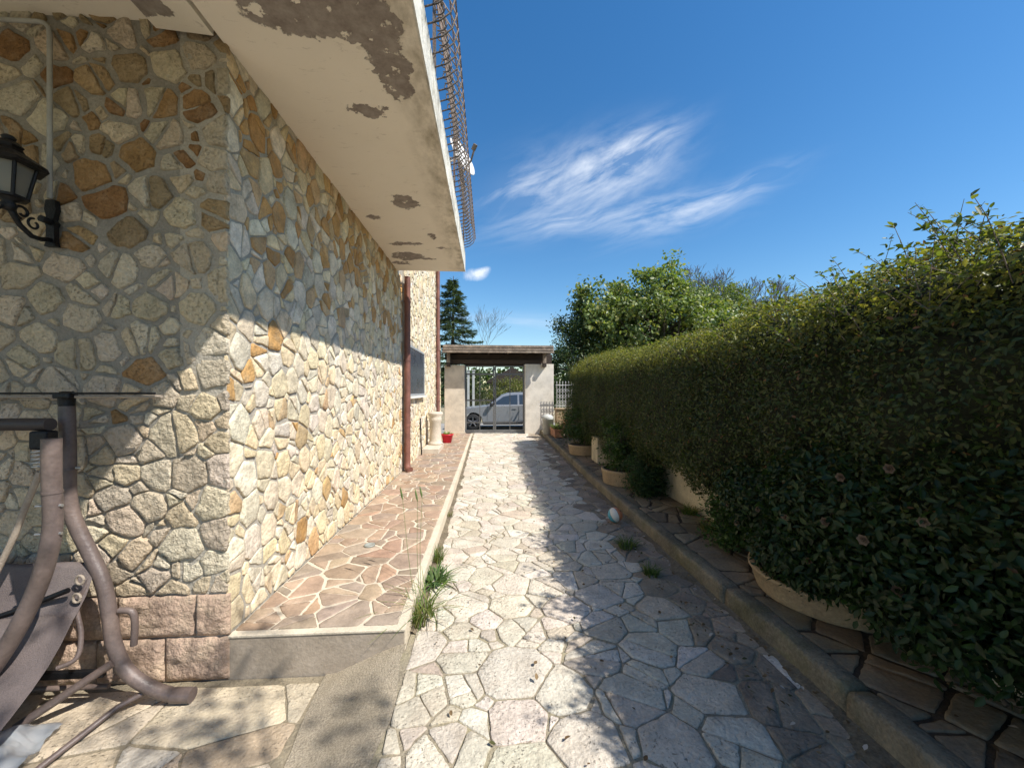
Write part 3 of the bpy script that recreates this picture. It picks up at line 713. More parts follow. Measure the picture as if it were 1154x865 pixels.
# low wall and iron lattice fence at the far corner
lw = MB().box((2.09, 11.7, -.1), (3.6, 11.95, .92), .015).box((2.07, 11.66, .921), (3.62, 11.98, .96), .008)
tag(lw.build('low_wall', m_tufa), 'low brown wall carrying the iron fence beside the gate pillar', 'wall')
fen = thing('iron_fence', 'pale wrought iron lattice fence on the low wall beside the pillar', 'fence', (2.7, 11.82, .96))
m_lat = mat('lattice_paint', (.50, .49, .46), .6, (8, .2), (50, .1), .1, 50)
mb = MB().box((2.10, 11.81, 1.02), (3.55, 11.83, 1.045)).box((2.10, 11.81, 1.66), (3.55, 11.83, 1.685)); mb.build('rail', m_lat, fen)
mb = MB()
for k in range(16):
    x = 2.13+k*.092; mb.tube([(x, 11.82, .961), (x, 11.82, 1.74)], .009, 6); mb.lathe((x, 11.82, 1.74), [(.009, 0), (.018, .02), (.0, .06)], 6)
    if k % 1 == 0:
        for z in (1.14, 1.32, 1.50):
            mb.tube([(x+.046+.030*math.cos(a), 11.82, z+.05*math.sin(a)) for a in np.linspace(0, 2*math.pi, 11)], .006, 5, False)
mb.build('lattice', m_lat, fen)

# ------------------------------------------------------------------ things on the left walk
ped = thing('stone_pedestal', 'round pale stone pedestal standing on a low block by the rear wall', 'pedestal', (-1.24, 9.0, .14))
MB().lathe((-1.225, 9.05, .13+.12), [(0, 0), (.17, 0), (.17, .04), (.145, .06), (.135, .10), (.13, .52), (.145, .55), (.145, .62), (.135, .64), (.17, .69), (.175, .73), (.16, .75), (.0, .755)], 28).build('drum', m_plaster, ped)
MB().box((-1.42, 8.35, .10), (-1.06, 9.27, .25), .012).build('base_block', m_plaster, ped)
tag(MB().tube([(-1.40, 8.20, .13), (-1.425, 8.20, .92)], .014, 8).build('iron_rod', m_black), 'thin dark rod leaning on the wall beside the pedestal', 'rod')
pot = thing('flower_pot', 'small bright red plastic pot with a green plant on the walk', 'flower pot', (-1.05, 10.0, .15))
PZ = PLAT+zd(10)*.35+.004
MB().lathe((-1.05, 10.0, PZ), [(0, 0), (.105, 0), (.145, .19), (.16, .19), (.16, .225), (.147, .225), (.138, .19), (.0, .185)], 24).build('pot', m_red, pot)

# ------------------------------------------------------------------ leaves
def leaf_cloud(pos, nrm, ax, ln, wd, cols, curl=.12, fold=.25):
    """pos, nrm, ax (n,3); ln, wd (n,); returns verts, quads, vertex colours: two quads to a leaf"""
    n = len(pos); ax = ax-nrm*np.sum(ax*nrm, 1, keepdims=True); ax /= np.linalg.norm(ax, axis=1, keepdims=True)+1e-9
    sd = np.cross(nrm, ax); L = ln[:, None]; w = wd[:, None]*.5
    lift = nrm*(wd*fold)[:, None]*.5
    def P(t, s, up): return pos+ax*L*t+sd*w*s-nrm*L*curl*t*t+lift*up
    V = np.stack([P(0, 0, 0), P(.34, .92, .9), P(.70, .74, .75), P(1, 0, 0), P(.70, -.74, .75), P(.34, -.92, .9)], 1).reshape(-1, 3)
    b = np.arange(n)*6; F = np.concatenate([np.stack([b, b+3, b+2, b+1], 1), np.stack([b, b+5, b+4, b+3], 1)])
    return V, F, np.repeat(cols, 6, 0)
def unit(a): return a/(np.linalg.norm(a, axis=1, keepdims=True)+1e-9)
def pal(rng, n, cols, p=None, j=.2):
    c = np.array(cols)[rng.choice(len(cols), n, p=p)]
    return c*(1+rng.uniform(-j, j, (n, 1)))

def vnoise(P, s, seed=0): return np.array([noise.noise(Vector((p[0]*s+seed, p[1]*s, p[2]*s))) for p in P])

# the long hedge
HP = np.array([(2.10, .0), (1.99, .18), (1.93, .45), (1.95, .76), (2.02, .89), (2.18, .975), (2.45, 1.03), (2.85, 1.06), (3.3, .95)])   # x, share of height
HS = np.concatenate([[0], np.cumsum([.42, .55, .6, .42, .24, .36, .45, .45])]); HS /= HS[-1]
def hedge_bottom(y): return np.interp(y, [-2, 1.5, 2.6, 3.3, 4.0, 4.9, 5.5, 6.5, 7.5, 9.9], [.42, .42, .36, .44, .58, .56, .42, .38, .40, .34])
def hedge_top(y): return np.interp(y, [-2, .9, 1.4, 2.0, 3.0, 4.5, 7, 9.5, 9.9], [2.40, 2.34, 2.21, 2.19, 2.13, 2.10, 2.14, 2.20, 2.14])  # near end, out of view, is raised to block sun on the drive
def hedge_pt(y, s, depth, wav):
    x = np.interp(s, HS, HP[:, 0]); h = np.interp(s, HS, HP[:, 1])
    e = .004; x2 = np.interp(np.minimum(s+e, 1), HS, HP[:, 0]); h2 = np.interp(np.minimum(s+e, 1), HS, HP[:, 1])
    zb, zt = hedge_bottom(y), hedge_top(y); z = zb+(zt-zb)*h
    tx, tz = x2-x, (zt-zb)*(h2-h); l = np.sqrt(tx*tx+tz*tz)+1e-9; nx, nz = -tz/l, tx/l
    endr = np.clip((y-9.3)/.5, 0, 1); x = x+.35*endr**2
    off = wav-depth
    return np.stack([x+nx*off, y, z+nz*off], 1), np.stack([nx, np.zeros_like(nx), nz], 1)
hedge = thing('hedge', 'long dense clipped hedge with sunlit yellow-green top along the right of the drive', 'hedge', (2.6, 4, .35))
rg = np.random.default_rng(3)
def hedge_wave(y, s):
    base = np.stack([y*1.5, s*3.2, np.zeros_like(y)], 1); return .12*vnoise(base, 1.)+.07*vnoise(base, 2.8, 9)+.035*vnoise(base, 7., 4)
n1, n2 = 98000, 104000
yy = np.concatenate([-1.5+5.3*rg.random(n1), 3.6+6.25*rg.random(n2)]); ss = rg.random(n1+n2)*.97
wv = hedge_wave(yy, ss); dep = rg.gamma(1.3, .07, n1+n2)-.03
P, Nn = hedge_pt(yy, ss, dep, wv)
P += rg.normal(0, .018, P.shape)
nr = unit(Nn*.75+rg.normal(0, .62, P.shape)+np.array([0, 0, .30])); ax = unit(rg.normal(0, 1, P.shape)+np.array([-.35, 0, -.15]))
near = np.where(yy < 3.6, 1., .86)
ln = rg.uniform(.018, .040, n1+n2)*near; wd = ln*rg.uniform(.40, .56, n1+n2)
cols = pal(rg, n1+n2, [(.038, .058, .017), (.054, .078, .021), (.074, .098, .027), (.028, .045, .013), (.115, .11, .034)], [.3, .28, .18, .16, .08], .25)
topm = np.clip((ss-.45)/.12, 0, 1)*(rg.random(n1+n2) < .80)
sun_top = pal(rg, n1+n2, [(.24, .24, .05), (.30, .27, .06), (.16, .175, .04)], None, .2)  # sunlight on the hedge top is put into these yellower leaf colours
cols = cols*(1-topm[:, None])+sun_top*topm[:, None]
brown = rg.random(n1+n2) < .014; cols[brown] = (.20, .10, .045)
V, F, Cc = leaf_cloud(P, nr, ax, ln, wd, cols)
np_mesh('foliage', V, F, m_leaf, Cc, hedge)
# solid dark core added to block sunlight through the hedge
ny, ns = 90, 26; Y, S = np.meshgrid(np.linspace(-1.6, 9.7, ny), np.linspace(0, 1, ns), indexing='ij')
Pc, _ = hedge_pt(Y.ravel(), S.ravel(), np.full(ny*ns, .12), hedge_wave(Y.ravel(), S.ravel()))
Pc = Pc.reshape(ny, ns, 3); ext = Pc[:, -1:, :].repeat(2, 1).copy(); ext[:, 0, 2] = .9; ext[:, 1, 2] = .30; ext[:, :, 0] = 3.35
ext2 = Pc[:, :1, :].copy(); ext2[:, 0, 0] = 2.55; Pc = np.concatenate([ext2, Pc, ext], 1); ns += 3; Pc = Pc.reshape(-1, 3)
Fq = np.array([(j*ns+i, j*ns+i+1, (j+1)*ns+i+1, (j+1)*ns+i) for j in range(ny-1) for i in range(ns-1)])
np_mesh('light_block_core', Pc, Fq, m_core, None, hedge, True)
# loose shoots over the top and side
mb = MB(); SP = []; SA = []; SL = []
for k in range(190):
    y0 = rnd.uniform(.6, 9.5) if k > 80 else rnd.uniform(.8, 4.2); s0 = rnd.uniform(.42, .80)
    p, nn = hedge_pt(np.array([y0]), np.array([s0]), np.array([.05]), np.array([0.])); p = Vector(p[0])
    d = Vector((rnd.uniform(-.7, .3), rnd.uniform(-.7, .7), rnd.uniform(.5, 1.1))).normalized(); L = rnd.uniform(.12, .36)*(1.25 if y0 < 3 else .8)
    pts = [p+d*L*t+Vector((0, 0, -.10*L*t*t))+Vector(noise.noise_vector(p*5+Vector((t, 0, 0))))*.02 for t in (0, .35, .7, 1)]
    mb.tube(pts, [.0026, .002, .0016, .0009], 4, False)
    for q in range(int(L*42)):
        t = rnd.uniform(.2, 1); SP.append(p+d*L*t+Vector((0, 0, -.10*L*t*t))); SA.append((d+Vector((rnd.gauss(0, .8), rnd.gauss(0, .8), rnd.gauss(0, .6)))).normalized()); SL.append(rnd.uniform(.022, .05))
tag(mb.build('loose_twigs', m_twig, hedge, fix=False), kind='stuff')
SP = np.array([v[:] for v in SP]); SA = np.array([v[:] for v in SA]); SL = np.array(SL)
V, F, Cc = leaf_cloud(SP, unit(rg.normal(0, .6, SP.shape)+np.array([0, 0, 1.])), SA, SL, SL*.48, pal(rg, len(SP), [(.12, .15, .03), (.08, .11, .026), (.16, .18, .04)], None, .25))
tag(np_mesh('young_leaves', V, F, m_leaf, Cc, hedge), kind='stuff')

# camellia with fading flowers in the nearest planter
cam_b = thing('camellia_bush', 'dark camellia bush with faded pink flowers spilling from the nearest round planter', 'bush', (2.15, 2.5, .3))
n = 22000
cc = [(2.02, 1.45, .85, .22, .55, .45), (1.98, 2.1, .80, .24, .5, .42), (2.05, 2.75, .68, .24, .45, .30), (2.1, .9, .8, .25, .5, .5), (2.1, 1.8, .5, .2, .6, .2), (1.98, 2.35, .42, .20, .35, .16), (1.95, 1.6, .55, .2, .5, .25)]
idx = rg.choice(len(cc), n); A = np.array(cc)[idx]; d = unit(rg.normal(0, 1, (n, 3))); r = rg.random(n)**.28
P = A[:, :3]+d*A[:, 3:]*r[:, None]+rg.normal(0, .02, (n, 3))
nr = unit(d*.7+rg.normal(0, .55, (n, 3))+np.array([-.1, -.1, .35])); ax = unit(rg.normal(0, 1, (n, 3))+d*.4+np.array([0, 0, -.25]))
ln = rg.uniform(.028, .056, n); cols = pal(rg, n, [(.018, .038, .011), (.026, .052, .014), (.038, .068, .018)], [.4, .4, .2], .22)
V, F, Cc = leaf_cloud(P, nr, ax, ln, ln*.5, cols); np_mesh('foliage', V, F, m_leaf, Cc, cam_b)
mb = MB()
for k in range(16):
    a = A[rnd.randrange(n)]; mb.tube([(2.15+rnd.uniform(-.15, .15), 1.2+k*.1, .25), (2.1, a[1]*.5+.6+k*.05, .5), (a[0], a[1], a[2])], [.012, .008, .003], 5, False)
mb.build('stem', m_bark, cam_b, fix=False)
def flower(p, s, col):
    PP = []; NN = []; AA = []; LL = []
    for ring, (cnt, tilt, sc) in enumerate([(6, .25, 1.), (6, .7, .85), (5, 1.2, .6)]):
        for k in range(cnt):
            a = 2*math.pi*k/cnt+ring*.5; d = Vector((-math.cos(tilt)*0, 0, 0))
            out = Vector((0, math.cos(a), math.sin(a))); f = Vector((-1, -.35, -.1)).normalized()
            axv = (out*math.cos(tilt)+f*math.sin(tilt)).normalized(); nv = (f*math.cos(tilt)-out*math.sin(tilt)).normalized()
            PP.append(Vector(p)+out*.003); AA.append(axv); NN.append(nv); LL.append(s*sc)
    arr = lambda q: np.array([v[:] for v in q]); LL = np.array(LL)
    V, F, Cc = leaf_cloud(arr(PP), arr(NN), arr(AA), LL, LL*1.05, pal(rg, len(LL), [col], None, .15), -.15, .2)
    np_mesh('flower', V, F, m_petal, Cc, cam_b)
for (yy_, zz_, xx_, s, c) in [(a, b, c_+.045, d*.75, (.30*e[0]+.03, .34*e[0]*.75, .30*e[0]*.62)) for (a, b, c_, d, e) in [(2.95, .60, 1.86, .030, (.62, .36, .30)), (2.80, .50, 1.84, .034, (.62, .42, .30)), (2.62, .45, 1.85, .030, (.70, .52, .38)), (2.55, .68, 1.82, .026, (.60, .33, .28)), (2.52, .40, 1.86, .026, (.70, .58, .36)),
                              (2.25, .72, 1.78, .034, (.66, .45, .36)), (2.1, .52, 1.80, .030, (.50, .22, .10)), (1.95, .80, 1.76, .032, (.52, .24, .16)), (1.75, .78, 1.77, .036, (.70, .46, .42)), (1.62, .60, 1.80, .034, (.55, .28, .22)),
                              (1.5, .95, 1.78, .03, (.70, .52, .42)), (1.42, .58, 1.82, .042, (.42, .22, .10)), (1.85, 1.06, 1.75, .03, (.48, .2, .1)), (1.62, 1.15, 1.76, .03, (.5, .2, .08))]]:
    flower((xx_, yy_, zz_), s, c)

# generic bush / tree
def tree(name, label, cat, loc, trunk_h, blobs, nleaf, size, colors, m=m_tleaf, trunk_r=.12, clump=.35, nclump=160, seed=1, asp=.55, shell=.35, probs=None, limbs=60, group=None, upbias=.4):
    rg = np.random.default_rng(seed); t = thing(name, label, cat, loc, group); L = np.array(loc, float)
    B = np.array(blobs, float); vol = np.prod(B[:, 3:], 1)**.8; idx = rg.choice(len(B), nclump, p=vol/vol.sum())
    d = unit(rg.normal(0, 1, (nclump, 3))); r = shell+(1-shell)*rg.random(nclump)**.5
    cen = L+B[idx, :3]+d*B[idx, 3:]*r[:, None]
    k = rg.integers(0, nclump, nleaf); cs = clump*rg.uniform(.6, 1.4, nclump)
    P = cen[k]+rg.normal(0, 1, (nleaf, 3))*cs[k][:, None]*np.array([.55, .55, .42])
    nr = unit(d[k]*.4+rg.normal(0, .7, (nleaf, 3))+np.array([0, 0, upbias])); ax = unit(rg.normal(0, 1, (nleaf, 3))+np.array([0, 0, -.3]))
    ln = size*rg.uniform(.7, 1.3, nleaf); cl = np.repeat(rg.uniform(.82, 1.18, (nclump, 1)), 3, 1)
    V, F, Cc = leaf_cloud(P, nr, ax, ln, ln*asp, pal(rg, nleaf, colors, probs, .2)*cl[k])
    np_mesh('crown', V, F, m, Cc, t)
    mb = MB(); top = L+np.array([0, 0, trunk_h])
    if trunk_r:
        mb.tube([L, L+np.array([.03, .02, trunk_h*.5]), top], [trunk_r, trunk_r*.8, trunk_r*.6], 10)
        rr = random.Random(seed)
        for c in cen[:limbs]:
            s = L+np.array([0, 0, trunk_h*rr.uniform(.45, 1)]); mid = s*.45+c*.55+np.array([rr.uniform(-.2, .2), rr.uniform(-.2, .2), .1])
            mb.tube([s, mid, c], [trunk_r*.32, trunk_r*.18, trunk_r*.05], 5, False)
        mb.build('trunk', m_bark, t, fix=False)
    return t
# ------------------------------------------------------------------ planting on the right walk
KZ = .128
def planter(name, label, c, r, h, parent=None):
    t = thing(name, label, 'planter', (c[0], c[1], KZ+zd(c[1])))
    b = MB(); prof = [(r*.93, 0), (r*.97, h*.3), (r, h*.82), (r*1.03, h*.86), (r*1.03, h), (r*.92, h), (r*.90, h*.8), (0, h*.78)]
    vs = []
    b.lathe((c[0], c[1], KZ+zd(c[1])+.004), prof, 40); b.v = [(x+.008*noise.noise(Vector((x*9, y*9, z*9))), y+.008*noise.noise(Vector((x*9, y*9, z*9+5))), z) for x, y, z in b.v]
    b.build('rim', m_tufa, t)
    MB().lathe((c[0], c[1], KZ+zd(c[1])+.012), [(r*.91, h*.82), (r*.5, h*.86), (0, h*.88)], 24).build('soil', m_soil, t)
    return t
planter('round_planter', 'widest low round tufa planter under the camellia at the near end', (2.29, 2.45), .45, .15)
planter('round_planter', 'low round tufa planter just behind the dark bush by the retaining wall', (2.02, 5.62), .32, .21)
planter('round_planter', 'low round tufa planter beyond the pale pier', (2.02, 7.95), .33, .20)
tree('shrub', 'leafy green shrub growing in the round planter behind the dark bush', 'shrub', (2.02, 5.62, .30), .5, [(0, 0, .38, .30, .32, .40), (.1, .3, .6, .3, .35, .3)], 4200, .05, [(.045, .085, .02), (.07, .115, .03), (.03, .06, .016)], m_leaf, .02, .12, 60, 5, .5, .3)
tree('shrub', 'dark shrub growing in the round planter beyond the pier', 'shrub', (2.02, 7.95, .32), .5, [(0, 0, .42, .32, .38, .42), (-.05, .6, .45, .28, .5, .4)], 3600, .05, [(.03, .062, .017), (.045, .08, .02)], m_leaf, .02, .14, 50, 6, .5, .3)
tree('shrub', 'dark narrow-leaved bush at the end of the visible retaining wall', 'shrub', (2.10, 5.02, .12), .4, [(0, 0, .28, .20, .26, .27), (-.05, -.05, .14, .22, .22, .14)], 4200, .062, [(.035, .075, .026), (.05, .095, .03), (.025, .055, .02)], m_leaf, .015, .10, 60, 7, .22, .2)
tree('shrub', 'mid green weedy bush beside the widest planter', 'shrub', (2.10, 3.25, .12), .3, [(0, 0, .22, .14, .22, .20), (.05, -.15, .30, .12, .2, .22)], 3000, .040, [(.05, .10, .026), (.075, .13, .035), (.035, .075, .02)], m_leaf, .01, .08, 50, 8, .45, .2)

def grass_mesh(n, h, spread, lean, cols, seed, wid=.006, seedheads=0):
    rg = random.Random(seed); V = []; F = []; Cc = []
    for i in range(n):
        a = rg.uniform(0, 6.28); r = spread*math.sqrt(rg.random()); bx, by = r*math.cos(a), r*math.sin(a)
        hh = h*rg.uniform(.4, 1.1); ln = lean*rg.uniform(.2, 1.3); a2 = a+rg.gauss(0, .7); dx, dy = math.cos(a2), math.sin(a2); c = cols[rg.randrange(len(cols))]; w = wid*rg.uniform(.6, 1.3)
        o = len(V); k = rg.uniform(.8, 1.2)
        for t in (0, .3, .6, .85, 1):
            px, py, pz = bx+dx*ln*hh*t*t, by+dy*ln*hh*t*t, hh*(t-.35*ln*t*t)
            ww = w*(1-t)**.6*.5+.0006
            V += [(px-dy*ww, py+dx*ww, pz), (px+dy*ww, py-dx*ww, pz)]; Cc += [tuple(x*k for x in c)]*2
        for q in range(4): F.append((o+2*q, o+2*q+1, o+2*q+3, o+2*q+2))
    return np.array(V), np.array(F), np.array(Cc)
def tuft(label, x, y, z, n, h, spread, lean, cols, seed, wid=.006, name='grass_tuft', cat='grass tuft', group=None):
    V, F, Cc = grass_mesh(n, h, spread, lean, cols, seed, wid)
    o = np_mesh(name, V, F, m_grass, Cc); o.location = (x, y, z); return tag(o, label, cat, group)
GR = [(.09, .15, .03), (.12, .18, .04), (.16, .19, .05), (.06, .11, .025)]
DRY = [(.22, .20, .08), (.15, .16, .05), (.10, .15, .035)]
tuft('tallest long bladed grass tuft at the foot of the walk edging', -.43, 2.58, .01, 70, .27, .07, 1.35, [(.14, .21, .05), (.19, .25, .06), (.10, .16, .04), (.28, .27, .10)], 1, .008)
tuft('dry yellowish grass tuft in front of the tallest tuft by the edging', -.44, 2.48, .01, 50, .18, .05, .8, DRY, 2, .006)
tuft('bushy dark green weed halfway up the walk edging', -.41, 3.02, .01, 120, .13, .09, 1.3, [(.07, .14, .05), (.10, .17, .06), (.13, .19, .06)], 3, .016)
tuft('yellow-green grass strip behind the bushy weed along the edging', -.46, 3.40, .01, 120, .13, .07, .8, DRY+GR, 4, .006)
tuft('small sparse weed farthest along the walk edging', -.46, 4.6, .01, 50, .08, .06, .8, DRY, 5, .005)
tuft('round grass tuft nearest the ball in the shaded drive', 1.33, 3.60, 0, 170, .11, .085, 1., GR, 6, .006)
tuft('small grass tuft in the shaded drive between ball and kerb joint', 1.33, 3.05, 0, 130, .10, .06, 1., GR, 7, .006)
tuft('low green weed against the foot of the retaining wall', 2.24, 4.15, .13, 110, .12, .08, 1., GR, 8, .008)
tuft('yellowing low weed on the upper walk before the green bush', 2.16, 3.62, .13, 130, .11, .10, 1.1, DRY, 9, .006)
# tall seeding grass stems by the edging
sg = thing('seeding_grass', 'three tall thin grass stems with green seed heads above the walk edging', 'grass', (-.50, 2.75, .02))
mb = MB(); hd = MB()
for (bx, by, tx, ty, tz) in [(-.485, 2.62, -.60, 2.75, .73), (-.475, 2.70, -.515, 2.85, .69), (-.47, 2.72, -.49, 2.9, .70)]:
    mb.tube([(bx, by, .01), ((bx+tx)/2-.01, (by+ty)/2, tz*.55), (tx, ty, tz)], [.0022, .0018, .0014], 5)
    p = Vector((tx, ty, tz)); dd = Vector((-.02, .01, .09)); hd.tube([p, p+dd*.3, p+dd*.7, p+dd], [.002, .0075, .006, .001], 7)
m_stem = mat('grass_stem', (.16, .20, .07), .7, (9, .2), (60, .1), 0)
mb.build('stem', m_stem, sg); hd.build('seed_head', mat('seed_head', (.12, .17, .05), .8, (20, .3), (90, .2), .5, 150), sg)
# plant in the red pot
V, F, Cc = grass_mesh(60, .17, .10, 1.1, [(.12, .22, .04), (.16, .26, .06)], 12, .022)
o = np_mesh('leaves', V+np.array([-1.05, 10.0, PZ+.17]), F, m_grass, Cc, pot)
# ball in the gutter
ball = thing('toy_ball', 'small multicoloured toy ball lying in the gutter by the kerb', 'ball', (1.44, 4.28, .085))
def ball_mat():
    m = bpy.data.materials.new('ball_panels'); m.use_nodes = True; T = NT(m.node_tree); b = m.node_tree.nodes['Principled BSDF']
    co = T.scale(T.node('ShaderNodeTexCoord').outputs['Object'], (1, 1, 1), rot=(.5, .3, .4))
    sp = T.node('ShaderNodeSeparateXYZ'); T.link(co, sp.inputs[0])
    ang = T.math('ARCTAN2', sp.outputs[1], sp.outputs[0]); fr = T.math('FRACT', T.math('MULTIPLY', T.math('ADD', ang, 3.1416), 6/6.2832))
    ix = T.math('DIVIDE', T.math('FLOOR', T.math('MULTIPLY', T.math('ADD', ang, 3.1416), 6/6.2832)), 6)
    cr = T.node('ShaderNodeValToRGB'); cr.color_ramp.interpolation = 'CONSTANT'; T.link(ix, cr.inputs[0])
    cl = [(.08, .36, .46), (.70, .66, .58), (.62, .22, .10), (.10, .30, .16), (.66, .62, .54), (.55, .12, .08)]
    cr.color_ramp.elements[0].color = (*cl[0], 1); cr.color_ramp.elements[1].position = .15; cr.color_ramp.elements[1].color = (*cl[1], 1)
    for k in range(2, 6): e = cr.color_ramp.elements.new(k/6-.02); e.color = (*cl[k], 1)
    seam = T.math('MULTIPLY', T.ramp(fr, .0, .035), T.ramp(fr, .965, 1., 1, 0))
    T.link(T.mix(seam, (.05, .05, .05), cr.outputs[0]), b.inputs['Base Color']); b.inputs['Roughness'].default_value = .45
    return m
bm = bmesh.new(); bmesh.ops.create_uvsphere(bm, u_segments=32, v_segments=20, radius=.082); 
mb = MB(); bm.transform(Matrix.Translation((1.44, 4.28, .092))); mb.bm(bm, 0, None, True); mb.build('skin', ball_mat(), ball)
MB().tube([(1.44+.05, 4.28-.035, .092+.055), (1.44+.053, 4.28-.037, .092+.0585)], .006, 8).build('valve', m_black, ball)
tag(MB().lathe((-1.05, 3.48, PLAT+.004), [(.0, .006), (.030, .006), (.034, .012), (.045, .012), (.048, .0), (.0, .0)][::-1], 24).build('drain_cap', m_cap), 'small round metal drain cap set in the porphyry walk', 'drain cap')
# litter: fallen leaves and petals
n = 640; P = np.zeros((n, 3)); P[:, 0] = np.where(rg.random(n) < .5, rg.uniform(1.25, 1.64, n), rg.uniform(-.4, 2.3, n)); P[:, 1] = rg.uniform(1.2, 9, n)
P[:, 2] = np.where(P[:, 0] > 1.77, .150, .022)+np.array([zd(y) for y in P[:, 1]]); P = P[(P[:, 0] < 1.63) | (P[:, 0] > 1.80)]; n = len(P)
ln = rg.uniform(.015, .034, n); V, F, Cc = leaf_cloud(P, unit(rg.normal(0, .25, (n, 3))+np.array([0, 0, 1])), rg.normal(0, 1, (n, 3)), ln, ln*.6, pal(rg, n, [(.16, .10, .05), (.22, .15, .08), (.5, .45, .40), (.09, .09, .035)], [.4, .25, .15, .2], .25))
tag(np_mesh('leaf_litter', V, F, m_petal, Cc), kind='stuff')

# pots near the gate on the right
GZ = KZ+zd(10.8)
bk = thing('plastic_bucket', 'white plastic bucket with lid beside the gate end of the kerb', 'bucket', (1.70, 11.0, GZ))
MB().lathe((1.72, 11.05, GZ), [(0, 0), (.13, 0), (.155, .42), (.165, .42), (.165, .45), (.0, .45)], 22).build('body', m_whitepl, bk)
MB().lathe((1.72, 11.05, GZ+.455), [(.17, 0), (.175, .03), (.12, .09), (.03, .12), (0, .12)], 22).build('lid', m_whitepl, bk)
tr = thing('terracotta_trough', 'long terracotta trough planted with low greenery in front of the bucket', 'planter', (1.9, 10.5, GZ))
MB().box((1.78, 10.15, GZ), (2.02, 10.9, GZ+.20), .015).box((1.765, 10.135, GZ+.16), (2.035, 10.915, GZ+.215), .01).build('trough', m_terra, tr)
V, F, Cc = grass_mesh(160, .16, .13, 1., [(.07, .13, .03), (.12, .18, .04), (.3, .28, .12)], 15, .02)
V[:, 1] *= 2.5; np_mesh('plants', V+np.array([1.9, 10.5, GZ+.20]), F, m_grass, Cc, tr)
tp = thing('terracotta_pot', 'small terracotta pot standing behind the trough near the hedge end', 'flower pot', (2.2, 10.35, GZ))
MB().lathe((2.2, 10.35, GZ), [(0, 0), (.11, 0), (.15, .24), (.17, .24), (.17, .29), (.15, .29), (.14, .25), (0, .24)], 22).build('pot', m_terra, tp)
V, F, Cc = grass_mesh(90, .42, .10, .8, [(.05, .10, .025), (.08, .13, .03), (.5, .13, .06)], 16, .03); np_mesh('leaves', V+np.array([2.2, 10.35, GZ+.25]), F, m_grass, Cc, tp)
tree('shrub', 'small reddish weedy shrub at the foot of the low wall by the pillar', 'shrub', (2.35, 11.3, GZ), .4, [(0, 0, .35, .28, .25, .3)], 900, .06, [(.08, .09, .03), (.14, .09, .04), (.05, .08, .02)], m_leaf, .012, .12, 40, 19, .5)

# ------------------------------------------------------------------ garden swing
sw = thing('garden_swing', 'brown tubular garden swing with taupe sling seat in the left corner of the patio', 'garden swing', (-2.3, 1.95, -.12))
def smooth(pts, n=6):
    P = [Vector(p) for p in pts]; out = []
    for i in range(len(P)-1):
        p0, p1, p2, p3 = P[max(i-1, 0)], P[i], P[i+1], P[min(i+2, len(P)-1)]
        for k in range(n):
            t = k/n; out.append(.5*((2*p1)+(-p0+p2)*t+(2*p0-5*p1+4*p2-p3)*t*t+(-p0+3*p1-3*p2+p3)*t**3))
    return out+[P[-1]]
LA = [(-2.178, 2.13, 1.42), (-2.172, 2.13, 1.2), (-2.168, 2.13, .945), (-2.133, 2.13, .806), (-2.059, 2.13, .642), (-1.99, 2.12, .50), (-1.95, 2.11, .337), (-1.92, 2.10, .196), (-1.86, 2.10, .06), (-1.75, 2.10, -.03), (-1.63, 2.10, -.078), (-1.545, 2.10, -.083)]
MB().tube(smooth(LA), .032, 16).tube([(-2.170, 2.13, 1.085), (-2.170, 2.13, 1.095)], .0345, 16).tube([(-1.63, 2.10, -.079), (-1.535, 2.10, -.083)], .0355, 16).build('leg', m_swing, sw)
LB = [(-1.955, 1.85, 1.285), (-1.955, 1.85, 1.10), (-1.95, 1.85, .902), (-1.966, 1.84, .743), (-2.01, 1.83, .585), (-2.08, 1.81, .409), (-2.17, 1.79, .247), (-2.27, 1.77, .10), (-2.40, 1.74, -.02), (-2.55, 1.72, -.078), (-2.68, 1.70, -.085)]
MB().tube(smooth(LB), .033, 16).tube([(-1.953, 1.85, 1.04), (-1.953, 1.85, 1.05)], .0355, 16).build('leg', m_swing, sw)
mir = lambda P: [(-6.1-x, y, z) for x, y, z in P]
MB().tube(smooth(mir(LA)), .032, 16).build('leg', m_swing, sw); MB().tube(smooth(mir(LB)), .033, 16).build('leg', m_swing, sw)
MB().tube(smooth(mir([(-2.15, 1.985, 1.31), (-2.215, 1.98, .93), (-2.27, 1.975, .77), (-2.42, 1.96, .42)])), .013, 8).build('hanger_rod', m_strap, sw)
MB().tube([(-2.178, 2.13, 1.41), (-2.178, 2.13, 1.475)], [.03, .034], 10).tube([(-2.15, 2.13, 1.475), (-2.205, 2.13, 1.475)], .022, 10).box((-2.20, 2.08, 1.46), (-2.12, 2.13, 1.488), .006).build('top_bracket', m_black, sw)
MB().tube([(-2.14, 2.02, 1.335), (-3.95, 2.02, 1.335)], .031, 14).build('top_beam', mat('shaded_brown_tube', (.05, .04, .038), .5, (7, .2), (60, .1), .1, 60), sw)  # the beam's shade is put into this darker tube colour
MB().tube([(-1.72, 2.10, 1.486), (-4.0, 2.10, 1.486)], .0055, 8).build('canopy_rod', m_black, sw)
MB().tube([(-1.70, 2.115, 1.469), (-4.0, 2.115, 1.469)], .008, 8).build('canopy_rod', m_strap, sw)
MB().box((-2.20, 1.98, 1.215), (-2.12, 2.04, 1.305), .01).build('hanger_plate', m_black, sw)
mb = MB()
for k in range(5): mb.tube([(-2.155+.022*math.cos(a), 1.985+.022*math.sin(a), 1.195-.018*k+.003*a) for a in np.linspace(0, 6.28, 14)], .0045, 6, False)
mb.tube([(-2.155, 1.985, 1.24), (-2.135, 1.985, 1.225), (-2.14, 1.985, 1.20)], .005, 6)
